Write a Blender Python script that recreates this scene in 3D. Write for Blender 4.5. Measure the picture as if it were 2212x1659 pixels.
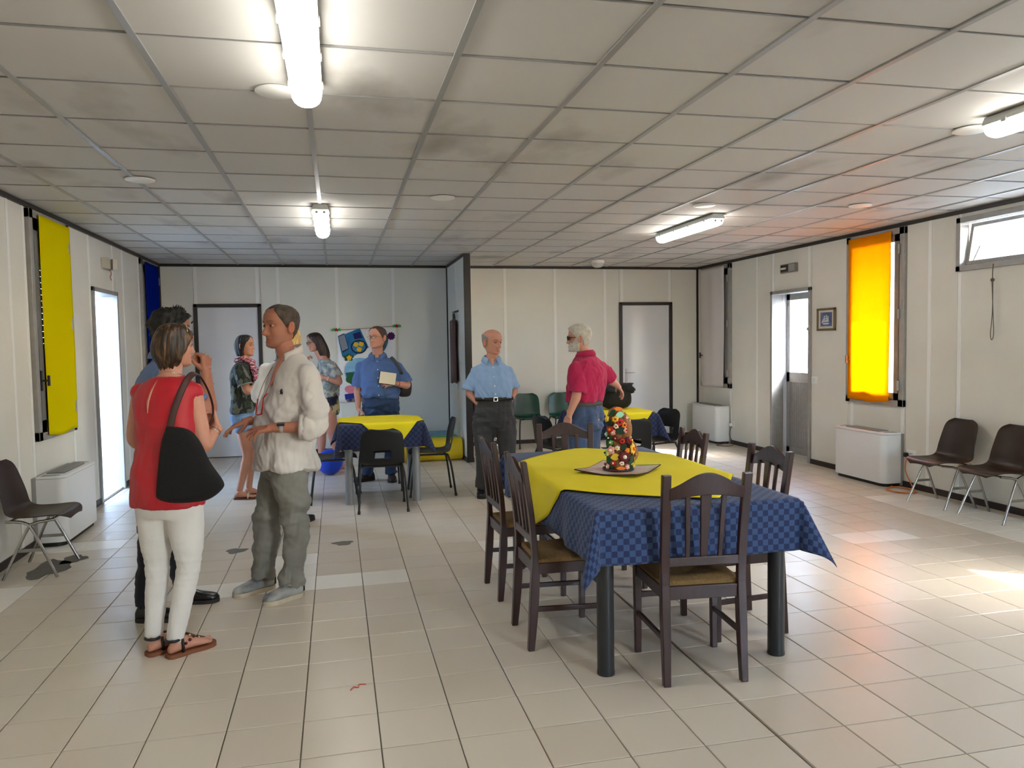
import bpy, math, random
import numpy as np
from mathutils import Vector, Matrix
random.seed(7); np.random.seed(7)
for o in list(bpy.data.objects): bpy.data.objects.remove(o)
SC = bpy.context.scene
COL = SC.collection
PI = math.pi

# ------------------------------------------------------------------ camera
HC, ZC = 1.5406, 2.6968           # eye height, ceiling height
YB, XL, XR, YF = 11.306, -2.337, 5.660, -3.0   # back, left, right, rear wall
cam = bpy.data.cameras.new('camera'); camo = bpy.data.objects.new('camera', cam); COL.objects.link(camo)
cam.sensor_fit = 'HORIZONTAL'; cam.sensor_width = 36.0; cam.lens = 1651.1 / 2212 * 36.0
cam.clip_start = 0.05; cam.clip_end = 300
_y, _p, _r = 0.2251, 0.0536, -0.0162
_f = Vector((math.sin(_y)*math.cos(_p), math.cos(_y)*math.cos(_p), -math.sin(_p)))
_ri = Vector((math.cos(_y), -math.sin(_y), 0)); _u = _ri.cross(_f)
_R = _ri*math.cos(_r) + _u*math.sin(_r); _U = -_ri*math.sin(_r) + _u*math.cos(_r)
camo.matrix_world = Matrix(((_R.x, _U.x, -_f.x, 0), (_R.y, _U.y, -_f.y, 0), (_R.z, _U.z, -_f.z, HC), (0, 0, 0, 1)))
SC.camera = camo

# ------------------------------------------------------------------ daylight, exposure
SC.view_settings.view_transform = 'Standard'; SC.view_settings.look = 'None'
SC.view_settings.gamma = 1.0; SC.view_settings.use_curve_mapping = False
SC.view_settings.exposure = 1.3
W = bpy.data.worlds.new('sky'); SC.world = W; W.use_nodes = True
_n = W.node_tree.nodes; _l = W.node_tree.links; _n.clear()
_sky = _n.new('ShaderNodeTexSky'); _sky.sky_type = 'NISHITA'; _sky.sun_disc = False
_sky.sun_elevation = math.radians(41); _sky.sun_rotation = math.radians(127); _sky.dust_density = 1.6; _sky.air_density = 1.0
_bg = _n.new('ShaderNodeBackground'); _bg.inputs['Strength'].default_value = 5.0
_o = _n.new('ShaderNodeOutputWorld'); _l.new(_sky.outputs[0], _bg.inputs[0]); _l.new(_bg.outputs[0], _o.inputs[0])
SUN_DIR = Vector((-0.605, 0.466, -0.65)).normalized()     # the way the sunlight travels
sun = bpy.data.lights.new('sun', 'SUN'); sun.energy = 11; sun.angle = math.radians(0.6); sun.color = (1.0, 0.97, 0.92)
suno = bpy.data.objects.new('sun', sun); COL.objects.link(suno)
suno.rotation_euler = SUN_DIR.to_track_quat('-Z', 'Y').to_euler(); suno.location = (12, -4, 10)
def portal(x, y, z, sx, sz, d):
    """sky portal in a window or door opening (guides sampling of the sky, gives no light itself)"""
    l = bpy.data.lights.new('sky_portal', 'AREA'); l.shape = 'RECTANGLE'; l.size = sx; l.size_y = sz
    l.cycles.is_portal = True
    o = bpy.data.objects.new('sky_portal', l); COL.objects.link(o); o.location = (x, y, z)
    o.rotation_euler = Vector(d).to_track_quat('-Z', 'Y').to_euler()

# ------------------------------------------------------------------ helpers
def lin(c):
    return tuple((v/12.92 if v <= .04045 else ((v+.055)/1.055)**2.4) for v in (x/255 for x in c))
MATS = {}
def mat(name, col, rough=.5, metal=0., var=0., vscale=6., bump=0., bscale=60., col2=None, spec=None, coat=0., trans=0., emit=0., stretch=None, sheen=0., alpha=None, rvar=0.):
    """procedural principled material: colour with noise variation between col and col2, noise bump"""
    if name in MATS: return MATS[name]
    m = bpy.data.materials.new(name); m.use_nodes = True
    nt = m.node_tree; N = nt.nodes; Lk = nt.links
    b = N['Principled BSDF']; c1 = (*lin(col), 1)
    b.inputs['Base Color'].default_value = c1; b.inputs['Roughness'].default_value = rough; b.inputs['Metallic'].default_value = metal
    if spec is not None: b.inputs['Specular IOR Level'].default_value = spec
    if coat: b.inputs['Coat Weight'].default_value = coat; b.inputs['Coat Roughness'].default_value = .15
    if sheen: b.inputs['Sheen Weight'].default_value = sheen
    if trans: b.inputs['Transmission Weight'].default_value = trans
    if alpha is not None: b.inputs['Alpha'].default_value = alpha
    if emit:
        b.inputs['Emission Color'].default_value = c1; b.inputs['Emission Strength'].default_value = emit
    tc = None
    if var or bump or col2 or rvar:
        tc = N.new('ShaderNodeTexCoord'); mp = N.new('ShaderNodeMapping'); Lk.new(tc.outputs['Object'], mp.inputs['Vector'])
        if stretch: mp.inputs['Scale'].default_value = stretch
    if var or col2:
        nz = N.new('ShaderNodeTexNoise'); nz.inputs['Scale'].default_value = vscale; nz.inputs['Detail'].default_value = 5
        Lk.new(mp.outputs[0], nz.inputs['Vector'])
        rp = N.new('ShaderNodeValToRGB'); Lk.new(nz.outputs['Fac'], rp.inputs[0])
        if col2: e = (*lin(col2), 1)
        else: e = tuple(v*(1-var) for v in c1[:3])+(1,)
        rp.color_ramp.elements[0].position = .35; rp.color_ramp.elements[1].position = .65
        rp.color_ramp.elements[0].color = e; rp.color_ramp.elements[1].color = c1
        Lk.new(rp.outputs[0], b.inputs['Base Color'])
        if rvar:
            mr = N.new('ShaderNodeMapRange'); mr.inputs['To Min'].default_value = rough-rvar; mr.inputs['To Max'].default_value = rough+rvar
            Lk.new(nz.outputs['Fac'], mr.inputs['Value']); Lk.new(mr.outputs[0], b.inputs['Roughness'])
    if bump:
        nb = N.new('ShaderNodeTexNoise'); nb.inputs['Scale'].default_value = bscale; nb.inputs['Detail'].default_value = 4
        Lk.new(mp.outputs[0], nb.inputs['Vector'])
        bp = N.new('ShaderNodeBump'); bp.inputs['Strength'].default_value = bump; bp.inputs['Distance'].default_value = .01
        Lk.new(nb.outputs['Fac'], bp.inputs['Height']); Lk.new(bp.outputs[0], b.inputs['Normal'])
    MATS[name] = m
    return m
def nodes_of(m): return m.node_tree.nodes, m.node_tree.links, m.node_tree.nodes['Principled BSDF']

def tag(o, label=None, cat=None, group=None, kind=None):
    if label: o['label'] = label
    if cat: o['category'] = cat
    if group: o['group'] = group
    if kind: o['kind'] = kind
    return o
def empty(name, loc=(0, 0, 0), rz=0., label=None, cat=None, group=None, kind=None):
    o = bpy.data.objects.new(name, None); COL.objects.link(o); o.empty_display_size = .1
    o.location = loc; o.rotation_euler = (0, 0, rz)
    return tag(o, label, cat, group, kind)
def copy_tree(o, parent=None):
    c = o.copy(); COL.objects.link(c); c.parent = parent
    for ch in o.children: copy_tree(ch, c)
    return c

class MB:
    """collects shapes and builds them as one mesh object"""
    def __init__(s): s.v = []; s.f = []; s.m = []; s.n = 0; s.uv = None
    def add(s, v, f, mi=0):
        v = np.asarray(v, float).reshape(-1, 3); s.v.append(v)
        for q in f: s.f.append(tuple(int(i)+s.n for i in q)); s.m.append(mi)
        s.n += len(v); return s
    def box(s, c, d, rot=None, mi=0):
        x, y, z = (k/2 for k in d)
        v = np.array([(-x,-y,-z),(x,-y,-z),(x,y,-z),(-x,y,-z),(-x,-y,z),(x,-y,z),(x,y,z),(-x,y,z)], float)
        if rot is not None: v = v @ np.array(rot.to_3x3()).T
        return s.add(v+np.array(c, float), [(0,3,2,1),(4,5,6,7),(0,1,5,4),(1,2,6,5),(2,3,7,6),(3,0,4,7)], mi)
    def bar(s, a, b, w, h, up=(0, 0, 1), w2=None, h2=None):
        """box-section bar from a to b, w across, h along up"""
        a = Vector(a); b = Vector(b); d = (b-a).normalized(); u = Vector(up); sd = d.cross(u)
        if sd.length < 1e-4: sd = d.cross(Vector((1, 0, 0)))
        sd.normalize(); u = sd.cross(d).normalized(); w2 = w2 or w; h2 = h2 or h; v = []
        for p, ww, hh in ((a, w, h), (b, w2, h2)):
            for i, j in ((-1,-1),(1,-1),(1,1),(-1,1)): v.append(tuple(p+sd*(i*ww/2)+u*(j*hh/2)))
        return s.add(v, [(3,2,1,0),(4,5,6,7),(0,1,5,4),(1,2,6,5),(2,3,7,6),(3,0,4,7)])
    def loft(s, rings, caps=True, mi=0, closed=True):
        rings = [np.asarray(r, float) for r in rings]; n = len(rings[0]); f = []
        for k in range(len(rings)-1):
            for i in range(n if closed else n-1):
                j = (i+1) % n; f.append((k*n+i, k*n+j, (k+1)*n+j, (k+1)*n+i))
        v = np.concatenate(rings)
        if caps:
            v = np.concatenate([v, rings[0].mean(0)[None], rings[-1].mean(0)[None]]); c = len(v)-2; o = (len(rings)-1)*n
            for i in range(n):
                j = (i+1) % n; f.append((c, j, i)); f.append((c+1, o+i, o+j))
        return s.add(v, f, mi)
    def tube(s, pts, rad, n=10, caps=True, mi=0):
        return s.loft(tube_rings(pts, rad, n), caps, mi)
    def cyl(s, a, b, r, n=16, r2=None, mi=0):
        return s.loft(tube_rings([a, b], [r, r if r2 is None else r2], n), True, mi)
    def sphere(s, c, r, n=16, m=10, sc=(1, 1, 1), mi=0):
        rr = []
        for k in range(1, m):
            t = PI*k/m; rr.append([(c[0]+r*sc[0]*math.sin(t)*math.cos(2*PI*i/n), c[1]+r*sc[1]*math.sin(t)*math.sin(2*PI*i/n), c[2]-r*sc[2]*math.cos(t)) for i in range(n)])
        return s.loft(rr, True, mi)
    def prism(s, pts, off, mi=0):
        """polygon pts (3-D, in a plane) extruded by vector off"""
        n = len(pts); p = np.array(pts, float); v = np.concatenate([p, p+np.array(off, float)])
        f = [tuple(range(n))[::-1], tuple(range(n, 2*n))]+[(i, (i+1) % n, n+(i+1) % n, n+i) for i in range(n)]
        return s.add(v, f, mi)
    def mesh(s, name):
        me = bpy.data.meshes.new(name); me.from_pydata(np.concatenate(s.v).tolist(), [], s.f)
        return me
    def build(s, name, mats, parent=None, smooth=None, bevel=0., seg=2, loc=None, recalc=True):
        me = s.mesh(name)
        if not isinstance(mats, (list, tuple)): mats = [mats]
        for m in mats: me.materials.append(m)
        if len(mats) > 1: me.polygons.foreach_set('material_index', s.m)
        return obj(name, me, parent, smooth, bevel, seg, loc, recalc)
def obj(name, me, parent=None, smooth=None, bevel=0., seg=2, loc=None, recalc=True):
    if recalc:
        import bmesh
        bm = bmesh.new(); bm.from_mesh(me); bmesh.ops.recalc_face_normals(bm, faces=bm.faces); bm.to_mesh(me); bm.free()
    if smooth:
        me.polygons.foreach_set('use_smooth', [True]*len(me.polygons))
        if smooth < 3.1: me.set_sharp_from_angle(angle=smooth)
    me.update()
    o = bpy.data.objects.new(name, me); COL.objects.link(o); o.parent = parent
    if loc is not None: o.location = loc
    if bevel:
        b = o.modifiers.new('bevel', 'BEVEL'); b.width = bevel; b.segments = seg; b.limit_method = 'ANGLE'; b.angle_limit = .6
    return o
def tube_rings(pts, rad, n=10, up0=None):
    P = np.asarray(pts, float); R = np.broadcast_to(np.asarray(rad, float), (len(P),)) if np.ndim(rad) <= 1 else np.asarray(rad, float)
    T = np.gradient(P, axis=0); T /= np.linalg.norm(T, axis=1)[:, None]+1e-12
    u = np.array(up0 if up0 is not None else ((0, 0, 1.) if abs(T[0][2]) < .9 else (0, 1., 0)))
    a = np.arange(n)*2*PI/n; rings = []
    for k in range(len(P)):
        u = u-T[k]*(u@T[k]); u /= np.linalg.norm(u)+1e-12; w = np.cross(T[k], u)
        r = R[k]; ru, rw = (r, r) if np.ndim(r) == 0 else r
        rings.append(P[k]+np.outer(np.cos(a)*ru, u)+np.outer(np.sin(a)*rw, w))
    return rings
def spline(pts, n=24):
    """Catmull-Rom through points (any dimension)"""
    P = np.asarray(pts, float); P = np.concatenate([2*P[:1]-P[1:2], P, 2*P[-1:]-P[-2:-1]]); out = []
    m = len(P)-3
    for k in range(n+1):
        t = k/n*m; i = min(int(t), m-1); t -= i; a, b, c, d = P[i:i+4]
        out.append(.5*((2*b)+(c-a)*t+(2*a-5*b+4*c-d)*t*t+(3*b-a-3*c+d)*t**3))
    return np.array(out)
# ------------------------------------------------------------------ materials of the shell
m_panel = mat('wall_panel', (223, 220, 210), .55, var=.05, vscale=2.5, bump=.05, bscale=220)
m_panel_b = mat('wall_panel_cool', (224, 223, 215), .55, var=.04, vscale=2.0, bump=.05, bscale=220)
m_batten = mat('batten', (236, 236, 232), .45)
m_trim = mat('dark_trim', (38, 30, 28), .45, var=.2, vscale=20)
m_alu = mat('aluminium', (158, 155, 151), .42, metal=.12, var=.12, vscale=15)
m_alu_d = mat('aluminium_dark', (120, 117, 113), .45, metal=.12, var=.12, vscale=15)
m_base = mat('baseboard', (52, 40, 35), .5, var=.3, vscale=12)
m_grout = mat('grout', (112, 102, 90), .9)
m_white = mat('white_lacquer', (222, 223, 226), .35)
m_plast = mat('white_plastic', (232, 230, 224), .4)
m_black = mat('black_plastic', (20, 20, 21), .4)
m_runner = mat('ceiling_runner', (160, 159, 157), .4, metal=.2)
def floor_mat(name, col, col2):
    m = mat(name, col, .3); N, L, b = nodes_of(m)
    g = N.new('ShaderNodeNewGeometry'); sp = N.new('ShaderNodeVectorMath'); sp.operation = 'SNAP'; sp.inputs[1].default_value = (.3, .29226, 10)
    ad = N.new('ShaderNodeVectorMath'); ad.operation = 'ADD'; ad.inputs[1].default_value = (-.1272+3, -3.18214+5.84518, .5)
    L.new(g.outputs['Position'], ad.inputs[0]); L.new(ad.outputs[0], sp.inputs[0])
    wn = N.new('ShaderNodeTexWhiteNoise'); L.new(sp.outputs[0], wn.inputs['Vector'])
    nz = N.new('ShaderNodeTexNoise'); nz.inputs['Scale'].default_value = 1.4; nz.inputs['Detail'].default_value = 2
    L.new(g.outputs['Position'], nz.inputs['Vector'])
    a = N.new('ShaderNodeMath'); a.operation = 'MULTIPLY_ADD'; a.inputs[1].default_value = .35; L.new(nz.outputs['Fac'], a.inputs[0]); L.new(wn.outputs['Value'], a.inputs[2])
    rp = N.new('ShaderNodeValToRGB'); L.new(a.outputs[0], rp.inputs[0])
    rp.color_ramp.elements[0].position = .1; rp.color_ramp.elements[1].position = 1.0
    rp.color_ramp.elements[0].color = (*lin(col2), 1); rp.color_ramp.elements[1].color = (*lin(col), 1)
    L.new(rp.outputs[0], b.inputs['Base Color'])
    n2 = N.new('ShaderNodeTexNoise'); n2.inputs['Scale'].default_value = 7; n2.inputs['Detail'].default_value = 5; L.new(g.outputs['Position'], n2.inputs['Vector'])
    mr = N.new('ShaderNodeMapRange'); mr.inputs['From Min'].default_value = .3; mr.inputs['From Max'].default_value = .7; mr.inputs['To Min'].default_value = .285; mr.inputs['To Max'].default_value = .36
    L.new(n2.outputs['Fac'], mr.inputs['Value']); L.new(mr.outputs[0], b.inputs['Roughness'])
    return m
m_tile = floor_mat('floor_tile', (207, 197, 181), (199, 188, 172))
m_tile_w = floor_mat('floor_tile_white', (232, 229, 221), (226, 222, 213))
def ceil_mat():
    m = mat('ceiling_panel', (205, 200, 192), .7); N, L, b = nodes_of(m)
    g = N.new('ShaderNodeNewGeometry')
    mp = N.new('ShaderNodeMapping'); mp.inputs['Scale'].default_value = (1.5, .75, 1); L.new(g.outputs['Position'], mp.inputs['Vector'])
    nz = N.new('ShaderNodeTexNoise'); nz.inputs['Scale'].default_value = 1.0; nz.inputs['Detail'].default_value = 5; L.new(mp.outputs[0], nz.inputs['Vector'])
    rp = N.new('ShaderNodeValToRGB'); L.new(nz.outputs['Fac'], rp.inputs[0])
    rp.color_ramp.elements[0].position = .27; rp.color_ramp.elements[0].color = (*lin((160, 155, 148)), 1)
    rp.color_ramp.elements[1].position = .42; rp.color_ramp.elements[1].color = (*lin((203, 200, 195)), 1)
    L.new(rp.outputs[0], b.inputs['Base Color'])
    return m
m_ceil = ceil_mat()

# ------------------------------------------------------------------ floor
fl = MB().box(((XL+XR)/2, (YF+YB)/2, -.06), (XR-XL+.6, YB-YF+.4, .1)).build('floor', m_grout); tag(fl, kind='structure')
TX0, TY0, TW, TL = .1272, 3.18214, .30, .29226
white = set()
def wt(x0, x1, y0, y1):
    for i in range(round((x0-TX0)/TW), round((x1-TX0)/TW)):
        for j in range(round((y0-TY0)/TL), round((y1-TY0)/TL)): white.add((i, j))
wt(-1.07, .427, 4.94, 5.23); wt(-.473, -.173, 4.94, 5.81); wt(1.03, 1.33, 4.94, 5.81); wt(3.73, 4.33, 4.94, 5.23)
wt(4.93, 5.66, 2.0, 6.39); wt(-2.57, -1.97, 4.9, 5.52); wt(-2.57, -1.67, 6.39, 6.68)
tiles = []
for i in range(-9, 19):
    for j in range(-22, 28):
        x0 = max(TX0+i*TW, XL); x1 = min(TX0+(i+1)*TW, XR); y0 = TY0+j*TL; y1 = min(y0+TL, YB)
        if y0 < YF or x1-x0 < .02 or y1-y0 < .02: continue
        cx, cy = (x0+x1)/2, (y0+y1)/2
        c = Vector((cx, cy, -HC)); z = c.dot(_f); ok = z > 1 and abs(c.dot(_R)/z) < .70 and abs(c.dot(_U)/z) < .53
        tiles.append((0 if ok else 1, cy*cy+cx*cx*.5, i, j, cx, cy, x1-x0, y1-y0))
tiles.sort()
def tile_mesh(w, l, m, name='tile'):
    g = .0025; b = MB(); x, y = w/2-g, l/2-g; e = .002
    v = [(-x,-y,-.012),(x,-y,-.012),(x,y,-.012),(-x,y,-.012),(-x,-y,-e),(x,-y,-e),(x,y,-e),(-x,y,-e),(-x+e,-y+e,0),(x-e,-y+e,0),(x-e,y-e,0),(-x+e,y-e,0)]
    b.add(v, [(0,1,5,4),(1,2,6,5),(2,3,7,6),(3,0,4,7),(4,5,9,8),(5,6,10,9),(6,7,11,10),(7,4,8,11),(8,9,10,11)])
    me = b.mesh(name); me.materials.append(m); return me
tm = {}
rest = [MB(), MB()]
for k, (_, _, i, j, cx, cy, w, l) in enumerate(tiles):
    wh = (i, j) in white
    lw = w
    if i == 5: cx += .004; lw = w-.008         # wide joint between two floor modules
    if k < 300:
        key = (wh, round(lw, 3), round(l, 3))
        if key not in tm: tm[key] = tile_mesh(lw, l, m_tile_w if wh else m_tile)
        o = bpy.data.objects.new('tile', tm[key]); COL.objects.link(o); o.location = (cx, cy, 0); o.parent = fl
    else:
        g = .0025; x, y = lw/2-g, l/2-g
        rest[wh].add([(cx-x,cy-y,-.012),(cx+x,cy-y,-.012),(cx+x,cy+y,-.012),(cx-x,cy+y,-.012),(cx-x,cy-y,0),(cx+x,cy-y,0),(cx+x,cy+y,0),(cx-x,cy+y,0)],
                     [(4,5,6,7),(0,1,5,4),(1,2,6,5),(2,3,7,6),(3,0,4,7)])
tag(rest[0].build('tiles', m_tile, fl), kind='stuff'); tag(rest[1].build('tiles', m_tile_w, fl), kind='stuff')
m_cement = mat('cement_patch', (112, 108, 100), .8, var=.2, vscale=14)
def patch(cx, cy, rx, ry, seed, m=m_cement, n=22):
    r = random.Random(seed); pts = []
    ph = [r.uniform(0, 6) for _ in range(4)]
    for k in range(n):
        a = 2*PI*k/n; q = 1+.16*math.sin(3*a+ph[0])+.1*math.sin(5*a+ph[1])+.06*math.sin(9*a+ph[2])
        pts.append((cx+rx*q*math.cos(a), cy+ry*q*math.sin(a), .0))
    return MB().prism(pts, (0, 0, .0015)).build('cement_patch', m, fl)
patch(-.78, 6.05, .075, .07, 1); patch(.01, 6.05, .075, .065, 2); patch(-2.02, 5.93, .12, .24, 3); patch(-1.93, 6.15, .08, .12, 4)
m_red = mat('red_thread', (190, 60, 45), .7)
th = MB(); th.tube(spline([(.02, 3.42, .003), (.035, 3.45, .003), (.055, 3.44, .003), (.06, 3.47, .003), (.09, 3.465, .003)], 14), .0022, 6)
tag(th.build('thread_scrap', m_red), 'small red thread scrap lying on the tiled floor', 'thread')

# ------------------------------------------------------------------ ceiling
cl = MB().box(((XL+XR)/2, (YF+YB)/2, ZC+.09), (XR-XL+.5, YB-YF+.4, .1)).build('ceiling', m_trim); tag(cl, kind='structure')
CX0, CY0, CW, CLn = -1.3011, 2.5122, .6023, .58515
pm = {}
rr = random.Random(3)
for i in range(-2, 12):
    for j in range(-9, 16):
        x0, x1 = max(CX0+i*CW, XL), min(CX0+(i+1)*CW, XR); y0, y1 = CY0+j*CLn, min(CY0+(j+1)*CLn, YB)
        if x1-x0 < .03 or y0 < YF-.2 or y1-y0 < .03: continue
        key = (round(x1-x0, 3), round(y1-y0, 3))
        if key not in pm:
            b = MB().box((0, 0, .006), (key[0]-.012, key[1]-.014, .012)); pm[key] = b.mesh('ceiling_panel'); pm[key].materials.append(m_ceil)
        o = bpy.data.objects.new('ceiling_panel', pm[key]); COL.objects.link(o); o.parent = cl
        o.location = ((x0+x1)/2, (y0+y1)/2, ZC+rr.uniform(0, .004)); o.rotation_euler = (rr.uniform(-.004, .004), rr.uniform(-.004, .004), 0)
for i in range(-1, 13):
    x = CX0+i*CW
    if XL+.05 < x < XR-.02: MB().box((x, (YF+YB)/2, ZC-.002), (.028, YB-YF, .007)).build('ceiling_runner', m_runner, cl)
for j in range(-8, 16):
    y = CY0+j*CLn
    if y > YF+.05: MB().box(((XL+XR)/2, y+.0045, ZC-.0005), (XR-XL, .006, .004)).build('ceiling_runner', m_runner, cl)

# ------------------------------------------------------------------ walls
def cuts(a0, a1, z0, z1, openings):
    """rectangles of [a0,a1]x[z0,z1] left over around rectangular openings"""
    xs = sorted({a0, a1, *[min(max(v, a0), a1) for o in openings for v in o[:2]]}); out = []
    for p, q in zip(xs[:-1], xs[1:]):
        if q-p < 1e-4: continue
        m = (p+q)/2; zs = [z0]
        for o in sorted((o for o in openings if o[0] < m < o[1]), key=lambda o: o[2]): zs += [o[2], o[3]]
        zs.append(z1)
        for k in range(0, len(zs), 2):
            if zs[k+1]-zs[k] > 1e-3: out.append((p, q, max(zs[k], z0), min(zs[k+1], z1)))
    return out
WT = .22
def side_wall(name, X, sgn, openings, seams, pmat):
    """wall in the plane x=X, room on the -sgn side"""
    b = MB()
    for (p, q, z0, z1) in cuts(YF, YB, 0, ZC+.05, openings): b.box((X+sgn*(.012+WT/2), (p+q)/2, (z0+z1)/2), (WT, q-p, z1-z0))
    w = b.build(name, pmat); tag(w, kind='structure')
    ss = [YF]+sorted(seams)+[YB]
    for s0, s1 in zip(ss[:-1], ss[1:]):
        for (p, q, z0, z1) in cuts(s0, s1, .06, ZC, openings):
            MB().box((X+sgn*.006, (p+q)/2, (z0+z1)/2), (.012, q-p-.004, z1-z0)).build('wall_panel', pmat, w)
    for s in seams:
        for (p, q, z0, z1) in cuts(s-.02, s+.02, .06, ZC-.03, openings):
            MB().box((X-sgn*.002, (p+q)/2, (z0+z1)/2), (.006, q-p, z1-z0)).build('batten', m_batten, w, bevel=.001, seg=1)
    return w
WIN = [6.70, 7.60, .82, 2.655]; DOOR = [8.29, 9.17, 0, 2.165]; WIN2 = [10.22, 11.14, .82, 2.655]
near_door = [2.10, 2.98, 0, 2.165]; hi_win = [4.30, 6.045, 2.135, 2.625]
wl = side_wall('wall_left', XL, -1, [WIN, DOOR, WIN2], [-1.8, -.6, .6, 1.8, 3.0, 4.2, 5.4, 6.36, 6.66, 7.62, 8.26, 9.08, 9.48, 10.2], m_panel)
wr = side_wall('wall_right', XR, 1, [WIN, DOOR, WIN2, near_door, hi_win], [-1.8, -.6, .9, 1.8, 3.0, 4.2, 6.02, 6.39, 6.74, 7.53, 8.34, 9.13, 9.53, 10.26], m_panel)
def cross_wall(name, Y, sgn, x0, x1, seams, pmat, openings=()):
    b = MB()
    for (p, q, z0, z1) in cuts(x0, x1, 0, ZC+.05, openings): b.box(((p+q)/2, Y+sgn*.062, (z0+z1)/2), (q-p, .1, z1-z0))
    w = b.build(name, pmat); tag(w, kind='structure'); ss = [x0]+sorted(seams)+[x1]
    for s0, s1 in zip(ss[:-1], ss[1:]):
        for (p, q, z0, z1) in cuts(s0, s1, .06, ZC, openings):
            MB().box(((p+q)/2, Y+sgn*.006, (z0+z1)/2), (q-p-.004, .012, z1-z0)).build('wall_panel', pmat, w)
    for s in seams:
        for (p, q, z0, z1) in cuts(s-.022, s+.022, .06, ZC-.03, openings):
            MB().box(((p+q)/2, Y-sgn*.002, (z0+z1)/2), (q-p, .006, z1-z0)).build('batten', m_batten, w, bevel=.001, seg=1)
    return w
D1 = [-1.90, -1.015, 0, 2.145]; D2 = [4.325, 5.205, 0, 2.145]
wb = cross_wall('wall_back', YB, 1, XL-.2, XR+.2, [-1.87, -1.06, -.78, .03, .83, 2.50, 3.285, 4.09, 4.37, 5.17], m_panel_b, [D1, D2])
FILL_WIN = [[3.5, 4.4, .82, 2.655]]  # unseen opening behind the camera, added to let in fill light
wf = cross_wall('wall_rear', YF, -1, XL-.2, XR+.2, [-1.6, .7, 2.8, 4.9], m_panel_b, FILL_WIN)
# partition
PX0, PX1, PY0 = 1.628, 1.700, 9.735
wp = MB().box(((PX0+PX1)/2, (PY0+.03+YB)/2, ZC/2), (PX1-PX0-.024, YB-PY0-.03, ZC)).build('wall_partition', m_panel_b); tag(wp, kind='structure')
for X, sg in ((PX0+.006, -1), (PX1-.006, 1)):
    for p, q in ((PY0+.05, 10.5), (10.5, YB-.02)): MB().box((X, (p+q)/2, .06+(ZC-.06)/2), (.012, q-p-.003, ZC-.06)).build('wall_panel', m_panel_b, wp)
MB().box((PX0-.001, 10.5, ZC/2), (.005, .04, ZC-.1)).build('batten', m_batten, wp)
MB().box(((PX0+PX1)/2, PY0+.025, ZC/2), (PX1-PX0+.012, .05, ZC)).build('trim_post', m_trim, wp, bevel=.003)
t = MB()
for (a, b_) in (((PX0-.008, PY0, ZC-.02), (PX0-.008, YB, ZC-.02)),): t.bar(a, b_, .016, .035)
t.box((PX0-.008, YB-.012, ZC/2), (.016, .026, ZC-.04)); t.box((PX0-.006, (PY0+YB)/2, .03), (.014, YB-PY0, .06))
t.box((PX1+.006, (PY0+YB)/2, .03), (.014, YB-PY0, .06))
t.build('partition_trim', m_trim, wp)
# ceiling trim, corner trim, baseboards
def structure(name, b, m, **k): return tag(b.build(name, m, **k), kind='structure')
structure('trim_1', MB().box((XL+.012, (YF+YB)/2, ZC-.018), (.024, YB-YF, .036)), m_trim)
structure('trim_2', MB().box((XR-.012, (YF+YB)/2, ZC-.018), (.024, YB-YF, .036)), m_trim)
structure('trim_3', MB().box(((XL+PX0)/2, YB-.012, ZC-.018), (PX0-XL, .024, .038)), m_trim)
structure('trim_4', MB().box(((XR+PX1)/2, YB-.012, ZC-.018), (XR-PX1, .024, .038)), m_trim)
structure('trim_5', MB().box((XL+.012, YB-.012, ZC/2), (.024, .024, ZC)), m_trim)
structure('trim_6', MB().box((XR-.012, YB-.012, ZC/2), (.026, .026, ZC)), m_trim)
def base_run(name, X, ops, sgn):
    b = MB(); ys = [YF]+[v for o in sorted(ops) for v in o[:2]]+[YB]
    for k in range(0, len(ys), 2): b.box((X-sgn*.006, (ys[k]+ys[k+1])/2, .03), (.012, ys[k+1]-ys[k], .06))
    structure(name, b, m_base)
base_run('baseboard_left', XL, [DOOR], -1); base_run('baseboard_right', XR, [DOOR, near_door], 1)
b = MB()
for p, q in ((XL, D1[0]), (D1[1], PX0), (PX1, D2[0]), (D2[1], XR)): b.box(((p+q)/2, YB-.006, .03), (q-p, .012, .06))
structure('baseboard_back', b, m_base)

# ------------------------------------------------------------------ inside doors of the back wall
m_door = mat('door_leaf', (214, 216, 222), .3, var=.02, vscale=3)
def door(n, D, handle):
    x0, x1, _, z1 = D; r = empty('door_%d' % n, ((x0+x1)/2, YB, 0), kind='structure'); w = x1-x0
    f = MB(); f.box((-w/2+.02, .02, z1/2), (.05, .10, z1)); f.box((w/2-.02, .02, z1/2), (.05, .10, z1)); f.box((0, .02, z1-.02), (w, .10, .045))
    f.build('door_frame', m_trim, r, bevel=.003)
    MB().box((0, .012, (z1-.045)/2+.004), (w-.094, .04, z1-.055)).build('door_leaf', m_door, r, bevel=.002)
    MB().box((0, .105, z1/2), (w+.1, .02, z1+.1)).build('door_backing', m_door, r)  # unseen panel added to stop daylight leaking round the leaf
    h = empty('door_handle', (0, 0, 0)); h.parent = r; s = handle
    pl = MB().box((s*(w/2-.105), -.012, 1.0), (.038, .008, .21)).build('escutcheon', mat('chrome', (190, 190, 192), .25, metal=.9), h, bevel=.003)
    lv = MB(); lv.cyl((s*(w/2-.105), -.01, 1.045), (s*(w/2-.105), -.06, 1.045), .009); lv.tube([(s*(w/2-.105), -.058, 1.045), (s*(w/2-.17), -.06, 1.045), (s*(w/2-.235), -.055, 1.042)], .009)
    lv.build('lever', MATS['chrome'], h, smooth=1)
door(1, D1, -1); door(2, D2, -1)

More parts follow.
